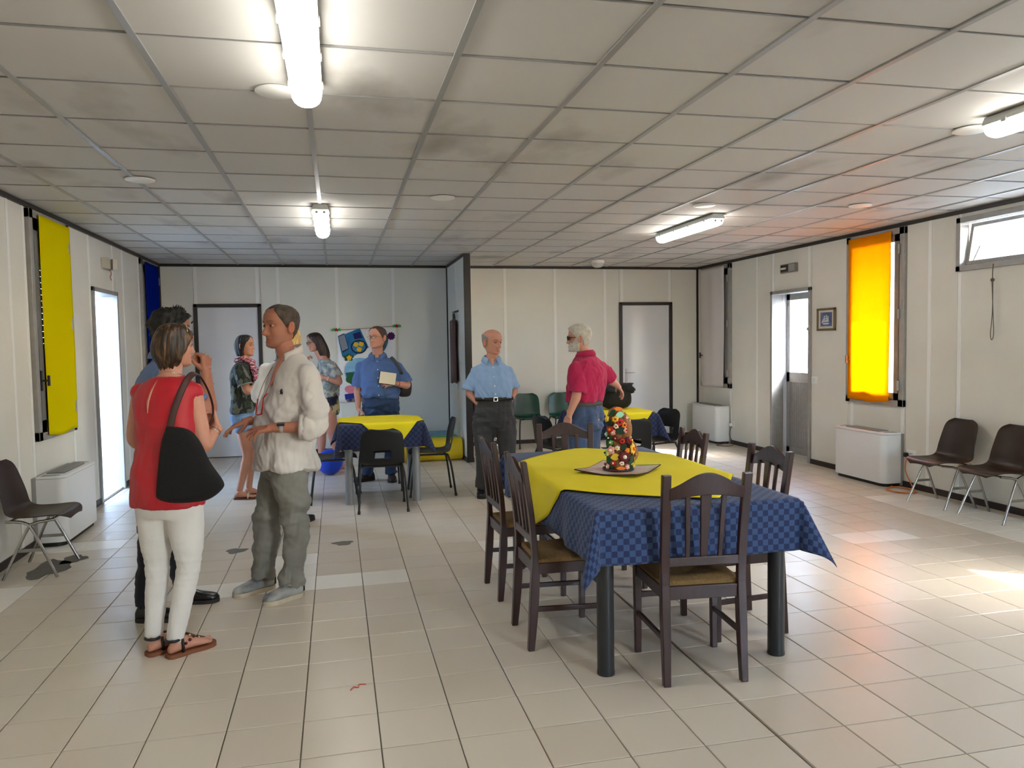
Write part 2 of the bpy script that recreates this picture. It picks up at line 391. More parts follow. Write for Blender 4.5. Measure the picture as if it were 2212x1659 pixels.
# ------------------------------------------------------------------ side windows, with a cloth hung over each
def glass_mat():
    m = mat('window_glass', (240, 246, 246), .03); N, L, b = nodes_of(m)
    t = N.new('ShaderNodeBsdfTransparent'); t.inputs[0].default_value = (.93, .95, .95, 1); g = N.new('ShaderNodeBsdfGlossy'); g.inputs['Roughness'].default_value = .03
    mx = N.new('ShaderNodeMixShader'); mx.inputs[0].default_value = .05; L.new(t.outputs[0], mx.inputs[1]); L.new(g.outputs[0], mx.inputs[2]); L.new(mx.outputs[0], N['Material Output'].inputs[0])
    return m
m_glass = glass_mat()
m_shut = mat('shutter', (150, 148, 142), .6)
def cloth_mat(name, col, tr, fac=.5):
    m = mat(name, col, .85); N, L, b = nodes_of(m)
    t = N.new('ShaderNodeBsdfTranslucent'); t.inputs[0].default_value = (*lin(tr), 1)
    d = N.new('ShaderNodeBsdfDiffuse'); d.inputs[0].default_value = (*lin(col), 1)
    mx = N.new('ShaderNodeMixShader'); mx.inputs[0].default_value = fac
    L.new(d.outputs[0], mx.inputs[1]); L.new(t.outputs[0], mx.inputs[2]); L.new(mx.outputs[0], N['Material Output'].inputs[0])
    return m
def window(n, X, sgn, Wn, open_, handle_y):
    y0, y1, z0, z1 = Wn; r = empty('window_%d' % n, (X, (y0+y1)/2, z0), kind='structure'); w, h = y1-y0, z1-z0; s = sgn
    f = MB(); e = .075
    for yy in (-w/2+e/2, w/2-e/2): f.box((s*.01, yy, h/2), (.09, e, h))
    for zz in (e/2, h-e/2): f.box((s*.01, 0, zz), (.09, w, e))
    f.build('window_frame', m_alu, r, bevel=.004)
    g = MB(); e2 = .08 if open_ else .105; a = w/2-.06; c0, c1 = .06, h-.06
    for yy in (-a+e2/2, a-e2/2): g.box((-s*.005, yy, h/2), (.06, e2, c1-c0))
    for zz in (c0+e2/2, c1-e2/2): g.box((-s*.005, 0, zz), (.06, 2*a, e2))
    sash = g.build('sash', m_alu_d, r, bevel=.003)
    MB().box((s*.01, 0, h/2), (.006, 2*a-.13, c1-c0-.13)).build('pane', m_glass, r)
    hd = MB(); hy = handle_y*(w/2-.085); hz = 1.22-z0+.08
    hd.box((-s*.038, hy, hz), (.012, .03, .16)); hd.cyl((-s*.04, hy, hz), (-s*.085, hy, hz), .008); hd.box((-s*.09, hy, hz), (.018, .022, .085))
    hd.build('handle', m_black if not open_ else m_alu_d, r, bevel=.003)
    for zz in (.22, h*.52, h-.22):
        MB().cyl((-s*.045, -handle_y*(w/2-.06), zz-.05), (-s*.045, -handle_y*(w/2-.06), zz+.05), .012).build('hinge', m_alu, r, smooth=1)
    if not open_:
        k = int((h+.02)/.052)
        for q in range(k):
            zz = .026+q*.052; gap = .004 if (.42 < zz/h < .80 and n == 1) else .0
            MB().box((s*.11, 0, zz), (.012, w, .052-gap)).build('shutter_slat', m_shut, r)
    return r
window(1, XL, -1, WIN, False, -1); window(2, XL, -1, WIN2, False, -1)
window(3, XR, 1, WIN2, False, 1); window(4, XR, 1, WIN, True, 1)
def curtain(name, X, sgn, y0, y1, z0, z1, m, seed, label, skew=0., wav=.006, gather=0.):
    r = random.Random(seed); ny, nz = 26, 44; V = []; ph = [r.uniform(0, 6) for _ in range(6)]
    for k in range(nz+1):
        v = k/nz
        for i in range(ny+1):
            u = i/ny
            y = y0+(y1-y0)*u+skew*(1-v)*(u-.3)+.006*math.sin(5*v+ph[0])*(1 if u > .9 or u < .1 else .4)
            z = z0+(z1-z0)*v-.012*math.sin(PI*u)*(1-v)-.018*(1-v)*u*gather+.006*math.sin(9*u+ph[3])*(1-v)
            d = .052+wav*(math.sin(7*u+2.2*v+ph[1])*(.4+.6*(1-v))+.6*math.sin(15*u-1.5*v+ph[2]))+.012*(1-v)**3*math.sin(PI*u+.6)
            V.append((-sgn*d, y, z))
    F = [(k*(ny+1)+i, k*(ny+1)+i+1, (k+1)*(ny+1)+i+1, (k+1)*(ny+1)+i) for k in range(nz) for i in range(ny)]
    b = MB().add(np.array(V)-np.array([0, (y0+y1)/2, z0]), F); o = b.build(name, m, smooth=4, loc=(X, (y0+y1)/2, z0))
    sol = o.modifiers.new('thick', 'SOLIDIFY'); sol.thickness = .0015
    return tag(o, label, 'curtain', 'cloths over the windows')
curtain('window_cloth', XL, -1, 6.85, 7.575, .85, 2.625, cloth_mat('cloth_yellow', (232, 214, 8), (180, 160, 10), .25), 1, 'bright yellow cloth hung over the window on the left wall', wav=.004)
curtain('window_cloth', XL, -1, 10.34, 11.05, .86, 2.625, cloth_mat('cloth_blue', (12, 40, 150), (10, 30, 110), .25), 2, 'dark blue cloth hung over the window in the far left corner', wav=.004)
curtain('window_cloth', XR, 1, 10.365, 11.13, .84, 2.63, cloth_mat('cloth_grey', (226, 220, 219), (150, 148, 148), .10), 3, 'pale grey cloth hung over the window in the far right corner', wav=.01, gather=1)
curtain('window_cloth', XR, 1, 6.865, 7.545, .86, 2.625, cloth_mat('cloth_orange', (250, 172, 20), (255, 186, 4), .52), 4, 'glowing orange cloth hung over the sunlit right wall window', wav=.007)

# ------------------------------------------------------------------ outer doors
def outer_door(n, X, sgn, D, leaf):
    y0, y1, _, z1 = D; r = empty('door_%d' % n, (X, (y0+y1)/2, 0), kind='structure'); w = y1-y0; s = sgn
    f = MB(); e = .045
    for yy in (-w/2+e/2, w/2-e/2): f.box((s*.06, yy, z1/2), (.17, e, z1))
    f.box((s*.06, 0, z1-e/2), (.17, w, e)); f.build('door_frame', m_alu, r, bevel=.004)
    MB().box((s*.12, 0, .012), (.24, w-.08, .024)).build('threshold', mat('marble_sill', (196, 192, 184), .35, var=.1), r)
    j = MB()
    for yy in (-w/2+.01, w/2-.01): j.box((s*.17, yy, z1/2), (.13, .03, z1))
    j.box((s*.17, 0, z1-.012), (.13, w, .024)); j.build('jamb_lining', m_white, r)
    if leaf:
        g = MB(); a = w/2-.03; e = .075; X2 = s*.225; zt = z1-.03
        for yy in (-a+e/2, a-e/2): g.box((X2, yy, zt/2+.01), (.045, e, zt-.02))
        for zz in (.06, zt-.045): g.box((X2, 0, zz), (.045, 2*a, .09))
        g.box((X2, 0, 1.03), (.045, 2*a, .13)); g.build('leaf_frame', m_alu, r, bevel=.003)
        p = MB(); k = 34
        for q in range(k): p.box((X2, -a+e+(q+.5)*(2*a-2*e)/k, .53), (.018+.006*(q % 2), (2*a-2*e)/k, .87))
        p.build('ribbed_panel', m_alu, r)
        MB().box((X2, 0, 1.56), (.006, 2*a-2*e, .95)).build('pane', m_glass, r)
    return r
outer_door(3, XL, -1, DOOR, False); outer_door(4, XR, 1, DOOR, True)
r = outer_door(5, XR, 1, near_door, True)
# high window of the right wall, tilted sash
y0, y1, z0, z1 = hi_win; r = empty('window_5', (XR, (y0+y1)/2, z0), kind='structure'); w, h = y1-y0, z1-z0
f = MB(); e = .05
for yy in (-w/2+e/2, w/2-e/2): f.box((.02, yy, h/2), (.10, e, h))
for zz in (e/2, h-e/2): f.box((.02, 0, zz), (.10, w, e))
f.build('window_frame', m_alu, r, bevel=.003)
g = MB(); rot = Matrix.Rotation(.16, 3, 'Y'); e = .035; a = w/2-.055; c = h/2-.055
for yy in (-a+e/2, a-e/2): g.box((.075, yy, h/2), (.035, e, 2*c), rot)
for zz in (-c+e/2, c-e/2): g.box((.075+rot[0][2]*zz, 0, h/2+zz), (.035, 2*a, e), rot)
g.build('sash', m_alu, r, bevel=.003)
MB().box((.078, 0, h/2), (.005, 2*a-.06, 2*c-.06), rot).build('pane', m_glass, r)
MB().tube([(.03, w/2-.12, .05), (.075, w/2-.17, .22)], .006).build('stay_arm', m_alu_d, r)
cd = MB(); cy_ = 5.62-(y0+y1)/2
cd.tube([(-.035, cy_, .03), (-.036, cy_+.004, -.05), (-.04, cy_, -.1)], .004, 6); cd.sphere((-.04, cy_, -.11), .017, 8, 6)
cd.tube(spline([(-.04, cy_-.006, -.11), (-.04, cy_-.004, -.4), (-.04, cy_+.012, -.58), (-.04, cy_-.002, -.635), (-.04, cy_-.022, -.58), (-.04, cy_-.012, -.4), (-.04, cy_+.006, -.11)], 30), .0035, 6)
cd.build('pull_cord', mat('cord_grey', (96, 88, 78), .8), r, smooth=1)

# ------------------------------------------------------------------ outside
m_out = mat('outside_render', (228, 224, 214), .8, var=.05, vscale=3)
m_conc = mat('outside_concrete', (150, 146, 138), .85, var=.1, vscale=3)
m_pink = mat('outside_pink', (214, 150, 170), .8)
tag(MB().box((1.7, 4, -.2), (60, 60, .1)).build('ground', m_conc), kind='structure')
eave = MB(); eave.box((XR+.232+.35, 4.1, 2.80), (.70, 15, .08)); eave.box((XL-.232-.35, 4.1, 2.80), (.70, 15, .08)); tag(eave.build('side_eaves', m_white), kind='structure')  # side eaves out of view; the left one added to shade the garden wall
ob = empty('neighbour_building', (9.6, 7, 0), label='pale rendered building seen outside through the right doorway', cat='building')
MB().box((.15, 2, 1.9), (.3, 16, 4.1)).build('wall', m_out, ob)
MB().box((-.01, 2, 2.95), (.03, 16, .38)).build('band', m_pink, ob)
wq = MB(); wy = 14.6-7
for yy in (-.5, .5): wq.box((-.03, wy+yy, 2.15), (.06, .09, .9))
for zz in (1.72, 2.58): wq.box((-.03, wy, zz), (.06, 1.09, .09))
wq = wq.build('window', m_white, ob); MB().box((-.02, wy, 2.15), (.02, .95, .8)).build('pane', mat('dark_glass', (70, 90, 100), .1), wq)
tag(MB().box((-4.1, 9.5, 1.1), (.25, 9, 2.6)).build('garden_wall', mat('outside_skylight_blue', (205, 224, 240), .8, var=.06, vscale=2)), 'outside wall with skylight blue painted in, seen through the open left doorway', 'wall')  # wall in shade; the blue of the skylight is painted into its colour

for k_, (x0, x1, z0, z1) in enumerate(FILL_WIN):  # added rear window, out of view, a source of fill from behind
    r = empty('window_%d' % (6+k_), ((x0+x1)/2, YF, z0), kind='structure'); w, h = x1-x0, z1-z0; f = MB()
    for xx in (-w/2+.04, 0, w/2-.04): f.box((xx, -.05, h/2), (.07, .08, h))
    for zz in (.04, h-.04): f.box((0, -.05, zz), (w, .08, .08))
    f.build('window_frame', m_alu, r, bevel=.003)
    for sx in (-1, 1): MB().box((sx*w/4, -.05, h/2), (w/2-.1, .006, h-.14)).build('pane', m_glass, r)
    portal((x0+x1)/2, YF-.13, (z0+z1)/2, w, h, (0, 1, 0))
tag(MB().box((1.66, YF-.112-.4, 2.80), (9.5, .8, .08)).build('rear_sun_eave', m_white), kind='structure')  # unseen rear eave added to limit sun through the fill window
portal(XL-.12, 8.73, 1.08, .85, 2.1, (1, 0, 0)); portal(XR+.25, 8.73, 1.08, .85, 2.1, (-1, 0, 0))
portal(XR+.25, 2.54, 1.08, .85, 2.1, (-1, 0, 0)); portal(XR+.2, 5.17, 2.38, 1.7, .46, (-1, 0, 0)); portal(XR+.2, 7.15, 1.74, .85, 1.8, (-1, 0, 0))

# ------------------------------------------------------------------ fluorescent lamps
m_tray = mat('lamp_tray', (176, 176, 172), .5)
m_diff = mat('lamp_diffuser', (255, 252, 244), .4, emit=11.0)
def lamp(x, y0, label):
    L = 1.27; r = empty('ceiling_lamp', (x, y0+L/2, ZC-.004), label=label, cat='lamp', group='fluorescent ceiling lamps')
    prof = [(-.052, 0), (.052, 0), (.066, -.03), (.068, -.045), (-.068, -.045), (-.066, -.03)]
    b = MB(); b.loft([[(px, yy, pz) for px, pz in prof] for yy in (-L/2, L/2)]); b.build('tray', m_tray, r, bevel=.004)
    ring = [(.066*math.cos(a), -.047-.062*math.sin(a)**.8) for a in [PI*k/10 for k in range(11)]]
    rs = []
    for yy, s in ((-L/2, .82), (-L/2+.02, .97), (-L/2+.05, 1), (L/2-.05, 1), (L/2-.02, .97), (L/2, .82)):
        rs.append([(px*s, yy, -.047+(pz+.047)*s) for px, pz in ring])
    MB().loft(rs).build('diffuser', m_diff, r, smooth=.9)
    for sx in (-1, 1):
        for k in range(4): MB().box((sx*.068, -L/2+.14+k*(L-.28)/3, -.044), (.008, .03, .024)).build('clip', m_tray, r)
    for sx in (-.03, .03):
        MB().cyl((sx, -L/2+.018, -.065), (sx, -L/2-.004, -.065), .012).build('tube_end', m_tray, r)
lamp(-.095, 2.28, 'long fluorescent lamp nearest the camera on the left ceiling')
lamp(-.095, 6.46, 'small looking fluorescent lamp above the far left table')
lamp(3.44, 2.19, 'fluorescent lamp cut off by the right picture edge')
lamp(3.44, 6.46, 'fluorescent lamp on the right ceiling before the orange window')
lamp(-.095, -1.9, 'fluorescent lamp on the left ceiling behind the camera'); lamp(3.44, -1.9, 'fluorescent lamp on the right ceiling behind the camera')
# small ceiling fittings
def disc(x, y, label):
    b = MB(); b.loft([[(r*math.cos(a), r*math.sin(a), z) for a in [2*PI*k/28 for k in range(28)]] for r, z in ((.095, 0), (.095, -.006), (.08, -.012))])
    tag(b.build('blanking_disc', m_plast, smooth=.6, loc=(x, y, ZC-.004)), label, 'disc', 'round blanking caps on the ceiling')
disc(-.23, 3.66, 'round white cap beside the nearest ceiling lamp'); disc(-1.27, 5.70, 'round white cap on the left ceiling near the yellow window'); disc(3.5, 3.66, 'round white cap beside the lamp at the right edge')
disc(.85, 6.05, 'small round white cap on the middle of the ceiling'); disc(3.1, 6.07, 'round white cap before the right ceiling lamp'); disc(4.5, 5.9, 'round white cap on the right ceiling near the high window')
b = empty('smoke_detector', (3.66, 10.4, ZC-.004), label='white dome smoke detector on the ceiling before the back wall', cat='detector')
MB().loft([[(r*math.cos(a), r*math.sin(a), z) for a in [2*PI*k/24 for k in range(24)]] for r, z in ((.10, 0), (.10, -.03), (.095, -.04))]).build('base', m_plast, b, smooth=.6)
MB().loft([[(r*math.cos(a), r*math.sin(a), z) for a in [2*PI*k/24 for k in range(24)]] for r, z in ((.088, -.04), (.085, -.06), (.07, -.085), (.04, -.10))]).build('dome', mat('milky', (200, 200, 196), .2), b, smooth=.6)
# ------------------------------------------------------------------ fan coil radiators
m_rad = mat('radiator_white', (226, 227, 228), .38)
m_rgrey = mat('radiator_grey', (150, 149, 147), .5)
def radiator(x, y0, y1, sgn, label):
    """cabinet against the wall at x, front towards -sgn"""
    w = y1-y0; r = empty('radiator', (x, (y0+y1)/2, 0), label=label, cat='radiator', group='white fan coil radiators'); s = -sgn; d = .235; h = .555
    def outline(g=0., n=7):
        p = [(s*.03, -w/2+g)]; R = .07
        for k in range(n+1):
            a = PI/2*k/n; p.append((s*(d-g-R+R*math.sin(a)), -w/2+g+R-R*math.cos(a)))
        for k in range(n+1):
            a = PI/2*k/n; p.append((s*(d-g-R+R*math.cos(a)), w/2-g-R+R*math.sin(a)))
        p.append((s*.03, w/2-g)); return p
    MB().prism([(a, b, .035) for a, b in outline()], (0, 0, h-.055)).build('cabinet', m_rad, r, smooth=.5)
    MB().box((s*.015, 0, h/2), (.03, w+.012, h-.02)).build('back_plate', m_rgrey, r)
    MB().prism([(a, b, .0) for a, b in outline(.02)], (0, 0, .035)).build('plinth', m_black, r)
    tp = MB().prism([(a, b, h-.018) for a, b in outline(-.004)], (0, 0, .02)).build('top_cover', m_rad, r, smooth=.5, bevel=.005)
    for e in (-1, 1):
        MB().prism([(s*(.06+.13*math.sin(PI*k/8)), e*(w/2-.055-.04*math.cos(PI*k/8)), h+.0015) for k in range(9)], (0, 0, .003)).build('end_cap', m_rgrey, tp)
    n = 11; MB().box((s*.12, 0, h+.0025), (.13, w-.3, .003)).build('grille_bed', m_black, tp)
    for k in range(n): MB().box((s*(.062+k*.0115), 0, h+.007), (.005, w-.3, .01)).build('grille_slat', m_rgrey, tp)
    return r
radiator(XL, 6.58, 7.40, -1, 'white fan coil radiator beside the open left doorway')
radiator(XR, 6.72, 7.54, 1, 'white fan coil radiator below the orange cloth')
radiator(XR, 10.25, 11.08, 1, 'white fan coil radiator in the far right corner below the grey cloth')

# ------------------------------------------------------------------ tables and cloths
def checker_mat(name, c1, c2, sc):
    m = mat(name, c1, .85, sheen=.1); N, L, b = nodes_of(m)
    uv = N.new('ShaderNodeUVMap'); ck = N.new('ShaderNodeTexChecker'); ck.inputs['Scale'].default_value = sc
    L.new(uv.outputs[0], ck.inputs['Vector'])
    nz = N.new('ShaderNodeTexNoise'); nz.inputs['Scale'].default_value = 500; L.new(uv.outputs[0], nz.inputs['Vector'])
    ck.inputs['Color1'].default_value = (*lin(c1), 1); ck.inputs['Color2'].default_value = (*lin(c2), 1)
    bp = N.new('ShaderNodeBump'); bp.inputs['Strength'].default_value = .25; bp.inputs['Distance'].default_value = .003
    L.new(nz.outputs['Fac'], bp.inputs['Height']); L.new(bp.outputs[0], b.inputs['Normal']); L.new(ck.outputs[0], b.inputs['Base Color'])
    return m
m_check = checker_mat('checked_blue_cloth', (52, 75, 116), (23, 38, 80), 36)
m_check_d = checker_mat('checked_navy_cloth', (38, 50, 88), (22, 30, 62), 36)
m_yel = mat('yellow_cloth', (236, 216, 14), .8, var=.04, vscale=5, bump=.12, bscale=300)
def hang(s, R=.012):
    if s <= 0: return 0., 0.
    q = PI*R/2
    return (R*math.sin(s/R), R*(1-math.cos(s/R))) if s < q else (R, R+s-q)
def drape_pt(u, v, hx, hy, z, lift, seed, kf, d):
    ex, ey = max(abs(u)-hx, 0.), max(abs(v)-hy, 0.); sx = 1 if u > 0 else -1; sy = 1 if v > 0 else -1
    x = min(max(u, -hx), hx); y = min(max(v, -hy), hy); zz = z+lift
    if ex > 0 and ey > 0:
        r = math.hypot(ex, ey); a = math.atan2(ey, ex); k = kf[(sx, sy)]*math.sin(2*a); o, dz = hang(r, .012)
        out = o+r*k*.98; dn = max(dz-r+r*math.sqrt(max(1-k*k, .05)), 0)
        ca, sa = math.cos(a), math.sin(a)
        return (x+sx*(out*ca+lift), y+sy*(out*sa+lift), zz-dn)
    if ex > 0:
        o, dz = hang(ex); o += .05*ex*(1+math.sin(9*v+seed))+.03*ex*math.sin(23*v+2*seed)
        edge = min(1, (hy-abs(v))/.12); o = o*edge+hang(ex)[0]*(1-edge)
        return (x+sx*(o+lift), y, zz-dz)
    if ey > 0:
        o, dz = hang(ey); o += .05*ey*(1+math.sin(9*u+seed+1))+.03*ey*math.sin(21*u+2*seed)
        edge = min(1, (hx-abs(u))/.12); o = o*edge+hang(ey)[0]*(1-edge)
        return (x, y+sy*(o+lift), zz-dz)
    return (x, y, zz+.0006*math.sin(14*u+seed)*math.sin(11*v))
def cloth_obj(name, V, UV, n, m, mt, loc, label, cat, group):
    F = [(k*(n+1)+i, k*(n+1)+i+1, (k+1)*(n+1)+i+1, (k+1)*(n+1)+i) for k in range(m) for i in range(n)]
    b = MB().add(V, F); me = b.mesh(name); me.materials.append(mt)
    uvl = me.uv_layers.new(name='UVMap'); UV = np.array(UV)
    idx = np.empty(len(me.loops), np.int32); me.loops.foreach_get('vertex_index', idx); uvl.data.foreach_set('uv', UV[idx].ravel())
    o = obj(name, me, None, smooth=4, loc=loc, recalc=False)
    s = o.modifiers.new('thick', 'SOLIDIFY'); s.thickness = .0022; s.offset = 1
    return tag(o, label, cat, group)
def blue_cloth(cx, cy, hx, hy, z, d, m, kf, seed, label):
    us = sorted(set(np.round(np.concatenate([np.linspace(-hx, hx, 30), np.linspace(-hx-d, -hx, 16), np.linspace(hx, hx+d, 16)]), 5)))
    vs = sorted(set(np.round(np.concatenate([np.linspace(-hy, hy, 50 if hy > .6 else 30), np.linspace(-hy-d, -hy, 16), np.linspace(hy, hy+d, 16)]), 5)))
    V, UV = [], []
    for v in vs:
        for u in us: V.append(drape_pt(u, v, hx, hy, 0, 0, seed, kf, d)); UV.append((u, v))
    return cloth_obj('tablecloth', V, UV, len(us)-1, len(vs)-1, m, (cx, cy, z), label, 'tablecloth', 'blue checked tablecloths')
def yellow_cloth(cx, cy, hx, hy, z, quad, bul, kf, seed, label, n=52):
    q = [np.array(p)-np.array((cx, cy)) for p in quad]; c = sum(q)/4; V, UV = [], []
    for j in range(n+1):
        t = j/n
        for i in range(n+1):
            s = i/n; p = (1-t)*((1-s)*q[0]+s*q[1])+t*((1-s)*q[3]+s*q[2])
            def nb(a, b):
                e = b-a; nn = np.array((e[1], -e[0])); nn /= np.linalg.norm(nn)
                return nn if nn@((a+b)/2-c) > 0 else -nn
            p = p+nb(q[0], q[1])*bul[0]*4*s*(1-s)*(1-t)**2+nb(q[1], q[2])*bul[1]*4*t*(1-t)*s**2+nb(q[3], q[2])*bul[2]*4*s*(1-s)*t**2+nb(q[0], q[3])*bul[3]*4*t*(1-t)*(1-s)**2
            x, y, zz = drape_pt(p[0], p[1], hx, hy, .0035, .006, seed, kf, .3)
            if abs(p[0]) < hx and abs(p[1]) < hy: zz += .0022*max(0, math.sin(6*p[0]+9*p[1]+seed))*math.sin(4*p[1]-2*p[0])**2
            V.append((x, y, zz)); UV.append(tuple(p))
    return cloth_obj('table_overlay', V, UV, n, n, m_yel, (cx, cy, z), label, 'tablecloth', 'yellow cloths laid over the tablecloths')
m_leg_b = mat('table_leg_black', (26, 30, 34), .4, coat=.2); m_leg_g = mat('table_leg_grey', (146, 150, 152), .4, metal=.4)
m_top = mat('table_board', (150, 140, 125), .5)
def table(cx, cy, hx, hy, z, lx, ly, rl, ml, label):
    r = empty('table', (cx, cy, 0), label=label, cat='table', group='tables under blue and yellow cloths')
    MB().box((0, 0, z-.016), (2*hx-.004, 2*hy-.004, .028)).build('tabletop', m_top, r, bevel=.004)
    f = MB()
    for sy in (-1, 1): f.box((0, sy*ly, z-.055), (2*lx, .025, .05))
    for sx in (-1, 1): f.box((sx*lx, 0, z-.055), (.025, 2*ly, .05))
    f.build('apron', ml, r)
    for sx in (-1, 1):
        for sy in (-1, 1):
            b = MB(); b.cyl((sx*lx, sy*ly, .012), (sx*lx, sy*ly, z-.03), rl, 24); b.cyl((sx*lx, sy*ly, 0), (sx*lx, sy*ly, .014), rl*1.04, 24)
            b.build('leg', ml, r, smooth=.6)
    return r
TZ = .779
table(1.62, 4.16, .50, .95, TZ, .44, .865, .040, m_leg_b, 'long dining table with round black legs in the foreground')
blue_cloth(1.62, 4.16, .503, .953, TZ, .25, m_check, {(1,1): .5, (1,-1): .46, (-1,1): .5, (-1,-1): .36}, 1.3, 'blue checked tablecloth hanging over the long foreground table')
yellow_cloth(1.62, 4.16, .503, .953, TZ+.003, [(.83, 4.14), (1.75, 3.28), (2.38, 4.30), (1.66, 5.14)], (.13, .03, .03, .12), {(1,1): .5, (1,-1): .46, (-1,1): .5, (-1,-1): .36}, 1.3, 'yellow cloth laid diagonally over the long foreground table')
for cx, nm in ((.415, 'square table with grey round legs before the person with the notebook'), (2.87, 'square table with grey legs behind the foreground table, black bag on it')):
    table(cx, 7.84, .395, .375, TZ, .325, .31, .038, m_leg_g, nm)
kf2 = {(1,1): .45, (1,-1): .42, (-1,1): .4, (-1,-1): .26}
blue_cloth(.415, 7.84, .398, .378, TZ, .24, m_check_d, kf2, 2.1, 'navy checked tablecloth on the far square table at left')
blue_cloth(2.87, 7.84, .398, .378, TZ, .24, m_check_d, kf2, 3.0, 'navy checked tablecloth on the far square table at right')
for cx, nm in ((.415, 'left'), (2.87, 'right')):
    yellow_cloth(cx, 7.84, .398, .378, TZ+.003, [(cx-.60, 7.86), (cx+.10, 7.16), (cx+.62, 7.82), (cx-.02, 8.45)], (.0, .0, .0, .0), kf2, 2.1 if cx < 1 else 3.0, 'yellow cloth laid diagonally over the far square table at '+nm)

# ------------------------------------------------------------------ wooden dining chairs
m_wood = mat('mahogany', (52, 21, 15), .34, var=.45, vscale=5, stretch=(9, 9, 1.2), coat=.12)
m_rush = mat('rush', (150, 118, 70), .8, var=.45, vscale=9, stretch=(30, 4, 4), bump=.5, bscale=90)
m_rush2 = mat('rush_cross', (146, 112, 66), .8, var=.45, vscale=9, stretch=(4, 30, 4), bump=.5, bscale=90)
def wood_chair():
    r = empty('dining_chair'); r['category'] = 'chair'; r['group'] = 'dark wooden dining chairs with rush seats'
    for s in (-1, 1):
        b = MB(); path = spline([(s*.180, -.205, 0), (s*.178, -.185, .25), (s*.178, -.178, .45), (s*.180, -.192, .66), (s*.186, -.232, .955)], 14)
        rings = []
        for k, p in enumerate(path):
            t = k/14; w = .0165+.004*min(1, t*3); dd = .0165+.006*math.sin(PI*min(t/.55, 1)); dd = dd if t < .5 else dd*.85
            rings.append([p+np.array((i*w, j*dd, 0)) for i, j in ((-1,-1),(1,-1),(1,1),(-1,1))])
        b.loft(rings).build('rear_leg', m_wood, r, bevel=.004)
        b = MB(); b.bar((s*.196, .186, 0), (s*.196, .190, .445), .030, .030, (0, 1, 0), .038, .038); b.build('front_leg', m_wood, r, bevel=.004)
        b = MB(); b.bar((s*.187, -.175, .21), (s*.194, .175, .20), .016, .026); b.build('side_stretcher', m_wood, r, bevel=.003)
        b = MB(); b.bar((s*.185, -.165, .415), (s*.195, .175, .415), .022, .055); b.build('seat_rail', m_wood, r, bevel=.003)
    b = MB(); b.bar((-.185, .188, .29), (.185, .188, .29), .016, .028); b.build('front_stretcher', m_wood, r, bevel=.003)
    b = MB(); b.bar((-.19, .19, .415), (.19, .19, .415), .024, .055); b.build('seat_rail', m_wood, r, bevel=.003)
    b = MB(); b.bar((-.175, -.176, .412), (.175, -.176, .412), .022, .06); b.build('seat_rail', m_wood, r, bevel=.003)
    # rush seat: four woven triangles meeting in the middle, bulging over the rails
    c = (0, .01, .452); P = [(-.185, -.165, .448), (.185, -.165, .448), (.205, .21, .448), (-.205, .21, .448)]
    for k in range(4):
        a, d = np.array(P[k]), np.array(P[(k+1) % 4]); q = MB(); n = 10; rows = []
        for i in range(n+1):
            t = i/n; e0 = a+(np.array(c)-a)*t; e1 = d+(np.array(c)-d)*t; row = []
            for j in range(7):
                p = e0+(e1-e0)*j/6; p = p+np.array((0, 0, .014*math.sin(PI*min(1, .15+t))-.012*(t > .98))); row.append(p)
            rows.append(row)
        low = [p-np.array((0, 0, .03)) for p in rows[0]]
        q.loft([low]+rows, caps=False, closed=False); q.build('rush_seat', m_rush if k % 2 == 0 else m_rush2, r, smooth=4)
    # lower back rail, slats, crest
    yb = lambda z: np.interp(z, [.45, .66, .955], [-.178, -.192, -.232])
    b = MB(); b.bar((-.165, yb(.555), .555), (.165, yb(.555), .555), .02, .042); b.build('back_rail', m_wood, r, bevel=.004)
    for x, w0, w1 in ((-.078, .020, .024), (0, .030, .052), (.078, .020, .024)):
        b = MB(); b.bar((x*.96, yb(.56)+.001, .565), (x*1.08, yb(.86), .875), w0, .013, (0, 1, 0), w1, .013); b.build('slat', m_wood, r, bevel=.003)
    n = 26; rings = []
    for i in range(n+1):
        t = i/n*2-1; x = t*.172; zt = .893+.068*math.cos(t*PI/2)**1.5; zb = .840+.022*math.cos(t*PI/2); y = -.222-.014*(1-t*t)
        rings.append([(x, y-.011, zb), (x, y+.011, zb), (x, y+.011-.012, zt), (x, y-.011-.010, zt)])
    MB().loft(rings).build('crest_rail', m_wood, r, bevel=.003)
    b = MB()
    b.tube([(i/20*.32-.16, -.2205-.014*(1-(i/10-1)**2), .868+.020*math.cos((i/10-1)*PI/2)) for i in range(21)], .0022, 6)
    b.build('groove_line', m_wood, r)
    return r
wc = wood_chair()
spots = [((1.595, 3.285), -.10, 'dark wooden dining chair at the near end of the long table, back to the camera'),
         ((1.115, 3.825), -PI/2, 'dark wooden dining chair at the left side of the long table, the nearer one'),
         ((1.115, 4.59), -PI/2+.03, 'dark wooden dining chair at the left side of the long table, the farther one'),
         ((2.045, 3.70), PI/2, 'dark wooden dining chair at the right side of the long table, the nearer one'),
         ((2.03, 4.585), PI/2-.04, 'dark wooden dining chair at the right side of the long table, the farther one'),
         ((1.545, 5.045), PI-.2, 'dark wooden dining chair at the far end of the long table')]
for k, ((x, y), a, lb) in enumerate(spots):
    o = wc if k == 0 else copy_tree(wc)
    o.location = (x, y, 0); o.rotation_euler = (0, 0, a); o['label'] = lb

